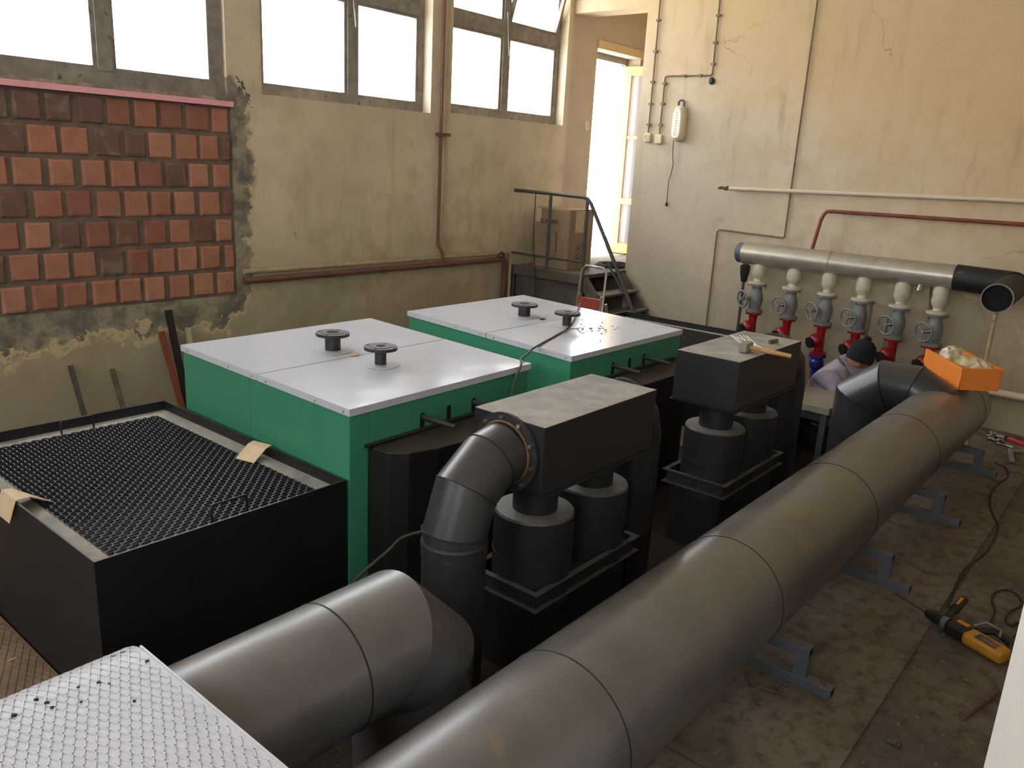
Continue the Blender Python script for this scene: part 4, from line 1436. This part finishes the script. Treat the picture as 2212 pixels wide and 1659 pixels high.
p = onY(1083, 550, YP - .04)
solo('pipe_hook', MB().tube([(p.x - .05, YP - .04, p.z - .04), (p.x - .04, YP - .04, p.z + .01), (p.x, YP - .04, p.z + .03), (p.x + .04, YP - .04, p.z + .01), (p.x + .05, YP - .04, p.z - .04), (p.x + .05, WY, p.z - .04)], .012, 8), M_RAIL, 'dark bent hook over the end of the heating pipes', 'hook', p)

# bars leaning on the window wall
for (a, b, w, d, mt, lab) in (((152, 790), (172, 880), .035, .02, M_RAIL, 'dark flat bar leaning on the wall, farthest from the boilers'),
                              ((242, 797), (258, 880), .035, .02, M_RUSTBAR, 'short rusty flat bar leaning on the wall between other bars'),
                              ((348, 716), (378, 872), .045, .03, M_REDPIPE, 'red painted steel bar leaning on the wall beside the near boiler'),
                              ((363, 670), (388, 862), .05, .03, M_CHAMBER, 'tallest dark brown bar leaning on the wall beside the near boiler'),
                              ((404, 708), (410, 745), .045, .03, M_PALEPIPE, 'short olive bar leaning on the wall behind the near boiler')):
    p = onY(*a, WY - .03); q = onY(*b, WY - .13)
    k = p.z / max(.05, (p.z - q.z))
    base = Vector((p.x + (q.x - p.x) * min(k, 2.0) * .8, WY - .30, 0))
    solo('steel_bar', MB().bar(base, p, w, d, up=(0, 1, 0)), mt, lab, 'bar', base, 'bars leaning on the window wall')

# ------------------------------------------------------------------ bench over the pit and the worker
bq = [onZ(1740, 822, .35), onZ(1735, 862, .35)]
bn = thing('work_bench', 'grey steel bench top standing in front of the crouching worker', 'bench', (7.1, 2.4, PIT[4]))
bx0, bx1, by0_, by1_ = 6.74, 7.38, 2.035, 2.74
part('bench_top', MB().box((bx0, by0_, .29), (bx1, by1_, .35)), M_BENCH, bn, bevel=.004)
for (x, y) in ((bx0 + .05, by0_ + .05), (bx1 - .05, by0_ + .05), (bx0 + .05, by1_ - .05), (bx1 - .05, by1_ - .05)):
    part('leg', MB().box((x - .025, y - .025, PIT[4]), (x + .025, y + .025, .29)), M_RAIL, bn)


def skin(name, nodes, edges, mat, parent, sub=2, root=0):
    me = bpy.data.meshes.new(name)
    off = wloc(parent)
    me.from_pydata([tuple(Vector(p) - off) for p, r in nodes], edges, [])
    o = bpy.data.objects.new(name, me); COL.objects.link(o)
    m = o.modifiers.new('skin', 'SKIN'); m.use_smooth_shade = True
    for i, (p, r) in enumerate(nodes):
        d = me.skin_vertices[0].data[i]
        d.radius = r if isinstance(r, tuple) else (r, r)
        d.use_root = (i == root)
    s = o.modifiers.new('sub', 'SUBSURF'); s.levels = sub; s.render_levels = sub
    dg = bpy.context.evaluated_depsgraph_get()
    nm = bpy.data.meshes.new_from_object(o.evaluated_get(dg))
    bpy.data.objects.remove(o)
    nm.materials.clear(); nm.materials.append(mat)
    for pl_ in nm.polygons: pl_.use_smooth = True
    o = bpy.data.objects.new(name, nm); COL.objects.link(o); o.parent = parent
    return o


WX = 7.66
V = Vector
P_pel = onX(1756, 925, WX); P_wai = onX(1762, 890, WX); P_che = onX(1790, 840, WX)
P_sho = onX(1806, 803, WX); P_nek = onX(1836, 786, WX); P_hed = onX(1862, 770, WX - .04)
zf = PIT[4]
man = thing('person', 'person in grey lavender jacket and black knit hat crouching at the valves', 'person', (WX, P_pel.y, zf))
sR = P_sho + V((-.17, .01, -.02)); sL = P_sho + V((.17, .0, .0))
eR = sR + V((-.02, -.20, -.20)); eL = sL + V((.05, -.22, -.16))
hR = eR + V((.08, -.22, -.02)); hL = eL + V((-.02, -.22, .02))
hipR = P_pel + V((-.10, 0, -.02)); hipL = P_pel + V((.10, 0, -.02))
kR = hipR + V((-.02, -.34, -.20)); kL = hipL + V((.02, -.34, -.20))
aR = V((kR.x, kR.y + .14, zf + .09)); aL = V((kL.x, kL.y + .14, zf + .09))
fR = aR + V((0, -.20, -.055)); fL = aL + V((0, -.20, -.055))
fd = (P_hed - P_nek).normalized()
face = V((.25, -.90, -.35)).normalized()
nodes = [(P_pel, .13), (P_wai, .12), (P_che, .14), (P_sho, .10), (P_nek, .055), (P_hed + V((0, .01, -.05)), .075), (P_hed + V((0, 0, .05)), .09),
         (sR, .065), (eR, .045), (hR, .03), (sL, .065), (eL, .045), (hL, .03),
         (hipR, .09), (kR, .065), (aR, .045), (fR, .035), (hipL, .09), (kL, .065), (aL, .045), (fL, .035),
         (P_hed + face * .10 + V((0, 0, -.03)), .018)]
edges = [(0, 1), (1, 2), (2, 3), (3, 4), (4, 5), (5, 6), (3, 7), (7, 8), (8, 9), (3, 10), (10, 11), (11, 12), (0, 13), (13, 14), (14, 15), (15, 16), (0, 17), (17, 18), (18, 19), (19, 20), (5, 21)]
for w_, e_, sg in ((9, hR, 1), (12, hL, -1)):
    h = nodes[w_][0]
    fw_ = V((0, -1, -.15)).normalized(); sd_ = V((1, 0, 0))
    palm = len(nodes); nodes.append((h + fw_ * .05, (.036, .018))); edges.append((w_, palm))
    for k in range(4):
        b = h + fw_ * .085 + sd_ * (k - 1.5) * .019
        i0 = len(nodes)
        nodes.append((b, .0095)); nodes.append((b + fw_ * (.03 + .006 * (k in (1, 2))) + V((0, 0, -.008)), .0085)); nodes.append((b + fw_ * .045 + V((0, 0, -.032)), .0075))
        edges += [(palm, i0), (i0, i0 + 1), (i0 + 1, i0 + 2)]
    i0 = len(nodes)
    nodes.append((h + fw_ * .03 - sd_ * .042 * sg, .011)); nodes.append((h + fw_ * .065 - sd_ * .055 * sg + V((0, 0, -.015)), .009))
    edges += [(w_, i0), (i0, i0 + 1)]
body = skin('body', nodes, edges, M_SKIN, man)
shirt_nodes = [(P_pel + V((0, 0, -.02)), .165), (P_wai, .165), (P_che + V((0, .02, 0)), .21), (P_sho + V((0, 0, .0)), .165), (P_nek + V((0, .0, .0)), .115), (P_hed + V((0, .06, -.06)), .10),
               (sR, .11), (eR, .075), (hR + V((0, .03, 0)), .05), (sL, .095), (eL, .068), (hL + V((0, .03, 0)), .05)]
skin('jacket', shirt_nodes, [(0, 1), (1, 2), (2, 3), (3, 4), (4, 5), (3, 6), (6, 7), (7, 8), (3, 9), (9, 10), (10, 11)], M_SHIRT, man, 3)
tr_nodes = [(P_pel + V((0, 0, -.01)), .155), (hipR, .115), (kR, .088), (aR + V((0, 0, .03)), .065), (hipL, .115), (kL, .088), (aL + V((0, 0, .03)), .065)]
skin('trousers', tr_nodes, [(0, 1), (1, 2), (2, 3), (0, 4), (4, 5), (5, 6)], M_TROUSER, man, 2)
for a_, f_ in ((aR, fR), (aL, fL)):
    skin('boot', [(a_ + V((0, .03, 0)), .06), (a_ + V((0, .02, -.035)), .05), (f_ + V((0, -.02, .0)), .045)], [(0, 1), (1, 2)], M_DARKPLASTIC, man, 2)
Mh = Matrix.Rotation(math.radians(18), 3, 'X')
hat = MB()
prof = [(.118, -.055), (.124, -.03), (.122, .0), (.118, .01), (.116, .05), (.098, .10), (.060, .135), (.030, .145), (.034, .165), (.020, .178), (.002, .18)]
hat.lathe(prof, P_hed + V((0, .01, .015)), (0.08, -.22, 1), 28)
part('knit_hat', hat, M_HAT, man)
part('ear', MB().sphere(P_hed + V((-.085, .0, -.05)), .03, 10, 8, (.4, .8, 1.2)), M_SKIN, man)
for sx_ in (-.035, .035):
    part('eye', MB().sphere(P_hed + face * .085 + V((sx_, 0, .0)), .012, 10, 8), M_LAMPW, body)

# ------------------------------------------------------------------ orange bin on the thick pipe
ob = thing('plastic_bin', 'orange plastic stacking bin perched on the thick flue pipe', 'bin', tuple(onZ(2068, 842, .713)))
F_ = onZ(2068, 842, .713); u_ = (onZ(1988, 795, .748) - F_).normalized(); v_ = (onZ(2150, 843, .713) - F_).normalized(); v_ = (v_ - u_ * v_.dot(u_)).normalized(); w_ = u_.cross(v_)
if w_.z < 0: w_ = -w_
UL, VL, HL = .50, (onZ(2150, 843, .713) - F_).length, .175


def bp(a, b, c):
    return F_ + u_ * a + v_ * b + w_ * c


def pan(quad, th):
    """panel: outer quad and thickness vector"""
    mb = MB()
    vs = [V(q) for q in quad]; n = len(vs)
    mb._add(vs + [q + th for q in vs], [tuple(range(n)), tuple(range(2 * n - 1, n - 1, -1))] + [(k, n + k, n + (k + 1) % n, (k + 1) % n) for k in range(n)])
    return mb


t_ = .005
part('bin_floor', pan([bp(.01, .01, .004), bp(UL - .01, .01, .004), bp(UL - .01, VL - .01, .004), bp(.01, VL - .01, .004)], w_ * .004), M_ORANGE, ob)
# long sides (stepped at the far end), short near end, low open far end
for b, s in ((0, 1), (VL, -1)):
    k_ = v_ * (t_ * s)
    part('side_wall', pan([bp(.0, b + .008 * s, 0), bp(UL - .03, b + .008 * s, 0), bp(UL - .01, b + .004 * s, .03), bp(UL + .02, b, .07), bp(UL + .015, b, HL), bp(0, b, HL)], k_), M_ORANGE, ob)
    part('rim_ridge', pan([bp(-.004, b - .006 * s, HL - .026), bp(UL + .012, b - .006 * s, HL - .026), bp(UL + .012, b - .006 * s, HL), bp(-.004, b - .006 * s, HL)], v_ * (.020 * s)), M_ORANGE, ob)
    part('foot_ridge', pan([bp(0, b - .003 * s, 0), bp(UL - .03, b - .003 * s, 0), bp(UL - .03, b - .003 * s, .022), bp(0, b - .003 * s, .022)], v_ * (.012 * s)), M_ORANGE, ob)
part('end_wall', pan([bp(0, .002, 0), bp(0, VL - .002, 0), bp(0, VL - .002, HL), bp(0, .002, HL)], u_ * t_), M_ORANGE, ob)
part('rim_ridge', pan([bp(-.006, 0, HL - .02), bp(-.006, VL, HL - .02), bp(-.006, VL, HL), bp(-.006, 0, HL)], u_ * .016), M_ORANGE, ob)
part('front_lip', pan([bp(UL - .01, .01, .004), bp(UL - .01, VL - .01, .004), bp(UL - .006, VL - .01, .05), bp(UL - .006, .01, .05)], u_ * -t_), M_ORANGE, ob)


def crumple(c, r, scale, seed, mat, name, label, cat):
    rnd = random.Random(seed)
    bm = bmesh.new(); bmesh.ops.create_icosphere(bm, subdivisions=3, radius=r)
    for v in bm.verts:
        n = v.co.normalized()
        k = 1 + .22 * math.sin(n.x * 7 + seed) * math.sin(n.y * 6 + seed * 2) + rnd.uniform(-.06, .06)
        v.co = Vector((v.co.x * scale[0], v.co.y * scale[1], v.co.z * scale[2])) * k
    me = bpy.data.meshes.new(name); bm.to_mesh(me); bm.free()
    me.materials.append(mat)
    o = bpy.data.objects.new(name, me); COL.objects.link(o); o.location = c
    return tag(o, label, cat)


crumple(bp(.36, .12, .17), .095, (1.35, .8, .75), 1, M_PLASTICBAG, 'plastic_bag', 'crumpled clear plastic bag rising from the orange bin', 'bag')
crumple(bp(.23, .16, .15), .08, (1.1, 1.0, .7), 4, paint('yellowish_film', (190, 184, 128), .3, var=.15, scale=20), 'plastic_bag', 'yellowish plastic bag in the middle of the orange bin', 'bag')
crumple(bp(.11, .17, .155), .088, (.9, 1.25, .75), 8, paint('tan_film', (190, 172, 138), .5, var=.15, scale=20), 'paper_bag', 'tan crumpled paper bag at the near end of the orange bin', 'bag')

# ------------------------------------------------------------------ things on the far flue box
hm = thing('hammer', 'square-headed hammer with wooden handle lying on the far flue box', 'hammer', (4.42, 1.86, ZF))
ha = onZ(1617, 757, ZF + .03); hb = onZ(1712, 776, ZF + .02)
ha = V((4.43, 1.865, ZF + .032)); hb = V((4.45, 1.60, ZF + .022))
dh = (hb - ha).normalized(); sdh = V((dh.y, -dh.x, 0))
part('hammer_head', MB().bar(ha + sdh * .055, ha - sdh * .055, .05, .055), paint('dusty_hammer_steel', (140, 134, 124), .6, var=.15, scale=30), hm, bevel=.006)
part('handle', MB().tube([ha + dh * .02, lerp(ha, hb, .55), hb], [.013, .015, .012], 10), M_WOODH, hm)
rods = [((1578, 724), (1611, 750)), ((1583, 725), (1622, 752)), ((1598, 724), (1632, 753)), ((1606, 724), (1638, 754)), ((1613, 725), (1644, 755)), ((1592, 728), (1648, 752))]
for k, (a, b) in enumerate(rods):
    z = ZF + .004 + .0035 * (k == 5)
    p, q = onZ(*a, z), onZ(*b, z)
    solo('welding_rod', MB().tube([p, q], .0025, 8), M_WHITEROD, 'thin white welding electrode in the fan beside the hammer', 'welding rod', p, 'welding electrodes on the far flue box')
p = onZ(1672, 738, ZF + .012)
solo('steel_offcut', MB().bar(p + V((-.035, .015, 0)), p + V((.03, -.01, .004)), .018, .022), M_RUSTBAR, 'small rusty offcut lying near the edge of the far flue box', 'offcut', p)

# ------------------------------------------------------------------ cables
cpts = [onZ(1253, 655, ZB + .02), onZ(1240, 690, ZB + .012), onZ(1225, 710, ZB + .01), onZ(1195, 728, ZB + .008)]
cpts[0].z = ZB + .02
cpts += [V((3.98, 3.08, ZB + .010)), V((3.80, 2.98, ZB + .02)), V((3.66, 2.92, ZB + .016)), V((3.56, 2.84, ZB + .010)), V((3.46, 2.80, 1.0)), V((3.40, 2.77, .90)), V((3.38, 2.70, .865))]


def smooth_path(p, n=6):
    out = []
    for i in range(len(p) - 1):
        p0 = p[max(i - 1, 0)]; p1 = p[i]; p2_ = p[i + 1]; p3 = p[min(i + 2, len(p) - 1)]
        for k in range(n):
            t = k / n
            out.append(.5 * ((2 * p1) + (p2_ - p0) * t + (2 * p0 - 5 * p1 + 4 * p2_ - p3) * t * t + (3 * p1 - p0 - 3 * p2_ + p3) * t ** 3))
    out.append(p[-1])
    return out


solo('power_cable', MB().tube(smooth_path(cpts), .0065, 8), M_CABLE, 'grey cable draped over the corners of both boiler lids', 'cable', cpts[0])
c2 = [V((2.30, 2.16, .70)), V((2.26, 2.40, .58)), V((2.20, 2.46, .50)), V((2.05, 2.50, .40)), V((1.9, 2.55, .22)), V((1.8, 2.6, .01))]
solo('power_cable', MB().tube(smooth_path(c2), .008, 8), M_CABLED, 'dark cable hanging behind the sooty vertical flue pipe', 'cable', c2[-1])
fc_ = [onZ(x, y, .008) for x, y in ((2150, 1000), (2173, 1012), (2178, 1030), (2160, 1042), (2145, 1060), (2138, 1085), (2145, 1110), (2156, 1138), (2148, 1165), (2128, 1195), (2085, 1228), (2068, 1258), (2056, 1290), (2046, 1312))]
solo('power_cable', MB().tube(smooth_path(fc_), .006, 8), M_CABLED, 'thin dark cable wandering along the floor to the drill', 'cable', fc_[0])
lc = [onZ(x, y, .008) for x, y in ((2140, 1345), (2150, 1320), (2143, 1298), (2150, 1280), (2172, 1274), (2195, 1282), (2207, 1300), (2200, 1312), (2180, 1322), (2172, 1340), (2185, 1352), (2200, 1345), (2207, 1360), (2190, 1378))]
for i, q in enumerate(lc): q.z = .008 + .003 * (i > 7)
solo('power_cable', MB().tube(smooth_path(lc), .006, 8), M_CABLED, 'dark drill cord lying in loops beside the drill', 'cable', lc[0])
cc = []
for k in range(50):
    a = k * .75
    cc.append(V((8.72 + .26 * math.cos(a) + .02 * math.sin(k), 5.55 + .18 * math.sin(a) + .02 * math.cos(k * 1.7), 1.010 + .0008 * k)))
solo('cable_coil', MB().tube(smooth_path(cc, 3), .007, 6), M_CABLED, 'dark coil of cable lying on the landing at the doorway', 'cable', (8.72, 5.55, 1.0))
hc = [V((PX - .005, 6.02, 1.885)), V((PX - .02, 6.01, 1.5)), V((PX - .03, 5.97, 1.15)), V((PX - .03, 5.93, .85)), V((PX - .03, 5.9, .5))]
solo('hanging_cord', MB().tube(smooth_path(hc), .006, 6), M_CABLED, 'thin cord hanging from the landing handrail before the carton', 'cord', hc[0])

# ------------------------------------------------------------------ rotary drill on the floor
dA = onZ(2000, 1322, .06); dB = onZ(2180, 1422, .05)
dl = thing('rotary_drill', 'yellow and black rotary hammer drill lying on the concrete floor', 'drill', (dB.x, dB.y, 0))
ax = (dB - dA); DL = ax.length; ax.normalize()
dt = onZ(1935, 1283, .03)
part('drill_bit', MB().tube([dt, lerp(dt, dA, .5), dA + ax * .02], [.0065, .0065, .008], 8), M_STEELBR, dl)
part('chuck', MB().lathe([(.014, 0), (.022, .01), (.026, .035), (.031, .05), (.031, .085), (.036, .10)], dA, tuple(ax), 16), M_DARKPLASTIC, dl)
part('collar', MB().lathe([(.038, .098), (.038, .125)], dA, tuple(ax), 16), M_STAND, dl)
upv = V((0, 0, 1)); sdv = ax.cross(upv).normalized()
part('gearbox', MB().bar(dA + ax * .12 + upv * -.002, dA + ax * (DL * .56), .085, .075), M_DARKPLASTIC, dl, bevel=.02)
c_ = dA + ax * .11
hv = onZ(2085, 1293, .10) - c_
hv = V((hv.x, hv.y, .035))
hs = part('side_handle', MB().tube([c_ + V((0, 0, .03)), c_ + hv * .35 + V((0, 0, .02)), c_ + hv * .40 + V((0, 0, .02)), c_ + hv * .95 + V((0, 0, .01)), c_ + hv + V((0, 0, .01))], [.016, .018, .024, .021, .014], 12), M_DARKPLASTIC, dl)
part('handle_stripe', MB().bar(c_ + hv * .5 + V((0, 0, .042)), c_ + hv * .8 + V((0, 0, .036)), .014, .006), M_DRILLY, hs)
mh = part('motor_housing', MB().bar(dA + ax * (DL * .50), dA + ax * (DL * .98) + upv * -.005, .095, .07), M_DRILLY, dl, bevel=.022)
for k in range(6):
    q0 = dA + ax * (DL * .66) + sdv * (.012 + .006 * k) + upv * .032
    part('vent_slot', MB().bar(dA + ax * (DL * .64) - sdv * (-.040 + .010 * k) + upv * .0345, dA + ax * (DL * .88) - sdv * (-.040 + .010 * k) + upv * .0305, .004, .004), M_RUSTBAR, mh)
part('grip', MB().tube([dA + ax * (DL * .55) - sdv * .045 + upv * .02, dA + ax * (DL * .66) - sdv * .13 + upv * .02, dA + ax * (DL * .86) - sdv * .13 + upv * .0, dA + ax * (DL * .96) - sdv * .04], [.016, .018, .018, .02], 10), M_DARKPLASTIC, dl)
part('warning_label', MB().bar(dA + ax * (DL * .36) - sdv * .02 + upv * .0375, dA + ax * (DL * .50) - sdv * .02 + upv * .0375, .03, .002), flat('red_yellow_sticker', (200, 120, 30), .5), dl)
part('hook', MB().tube([dA + ax * (DL * .50) - sdv * .06 + upv * .03, dA + ax * (DL * .56) - sdv * .12 + upv * .05, dA + ax * (DL * .74) - sdv * .115 + upv * .05, dA + ax * (DL * .78) - sdv * .07 + upv * .04], .007, 8), M_VALVE, dl)

# ------------------------------------------------------------------ tools and scraps on the floor
tq = [onZ(2178, 947, .02), onZ(2212, 955, .02)]
tl = thing('pipe_wrench', 'red-handled pipe wrench lying on the floor at the back wall', 'wrench', (tq[0].x, tq[0].y, 0))
dv = V((-.42, -.90, 0)).normalized()
a0 = tq[0]
part('handle', MB().bar(a0, a0 + dv * .34, .045, .03), M_TOOLRED, tl, bevel=.006)
part('jaw', MB().bar(a0 - dv * .02, a0 - dv * .10, .06, .035), M_STEELBR, tl, bevel=.004)
part('hook_jaw', MB().bar(a0 - dv * .09 + V((.035, -.02, 0)), a0 - dv * .10 + V((-.04, .03, .01)), .035, .03), M_STEELBR, tl, bevel=.004)
part('second_handle', MB().bar(a0 + V((.06, -.04, 0)), a0 + V((.06, -.04, 0)) + dv * .30, .03, .028), M_DARKPLASTIC, tl, bevel=.006)
for k in range(9):
    p = onZ(random.uniform(2136, 2168), random.uniform(933, 952), .018)
    an = random.random() * 6
    solo('pipe_fitting', MB().ring(p, (math.cos(an) * .5, math.sin(an) * .5, 1), .026, .011, 14, 8), M_STEELBR, 'shiny metal fitting in the loose heap by the red wrench', 'pipe fitting', p, 'metal fittings heaped by the back wall')
p = onZ(2155, 957, .014); q = onZ(2176, 963, .014)
solo('ratchet_spanner', MB().tube([p, lerp(p, q, .2), q, q + (q - p) * .6], [.018, .009, .009, .014], 10), M_STEELBR, 'chrome spanner with dark grip lying before the red wrench', 'spanner', p)
p = onZ(2172, 975, .02); q = onZ(2188, 997, .02)
ch = thing('claw_hammer', 'steel T-shaped hammer lying on the floor near the pipe end', 'hammer', (p.x, p.y, 0))
part('handle', MB().bar(onZ(2185, 973, .02), onZ(2212, 968, .02) + V((-.02, -.12, 0)), .03, .022), M_ALU, ch)
part('hammer_head', MB().bar(onZ(2182, 972, .022), onZ(2186, 997, .022), .035, .03), M_ALU, ch, bevel=.005)
part('claw', MB().bar(onZ(2172, 994, .02), onZ(2193, 999, .02), .022, .022), M_STEELBR, ch)
p, q = onZ(2078, 1548, .016), onZ(2152, 1493, .016)
solo('pipe_offcut', MB().tube([p, q], .015, 12), M_RUSTBAR, 'rusty pipe offcut lying on the floor near the white parapet', 'pipe', p)
p, q = onZ(1915, 1597, .01), onZ(1945, 1612, .01)
solo('rusty_bolt', MB().tube([p, lerp(p, q, .8), lerp(p, q, .82), q], [.008, .008, .014, .014], 8), M_RUSTBAR, 'short rusty bolt lying alone on the bare floor', 'bolt', p)
p = onZ(2098, 1147, .004)
mb = MB()
for k in range(160):
    x, y = random.uniform(1500, 2200), random.uniform(1000, 1655)
    q = onZ(x, y, .0)
    if q.y > 1.05 or abs(q.y - .615) < .02: continue
    s = random.uniform(.003, .010)
    mb.box((-s, -s * .7, 0), (s, s * .7, s * .35), Matrix.Translation((q.x, q.y, .0002)) @ Matrix.Rotation(random.random() * 3, 4, 'Z'))
o = solo('floor_grit', mb, paint('pale_grit', (122, 110, 94), .9), 'pale grit and mortar crumbs strewn over the concrete floor', 'debris', (4, .5, 0)); o['kind'] = 'stuff'
# low white pipe at the foot of the back wall
p = onX(2165, 850, 8.50); q = onX(2212, 868, 8.50)
solo('floor_pipe', MB().tube([(8.50, 1.6, p.z + .0), (8.50, -2.9, p.z)], .035, 12), M_WHITEPVC, 'white pipe running low along the foot of the back wall', 'pipe', (8.50, 1.5, p.z - .035))
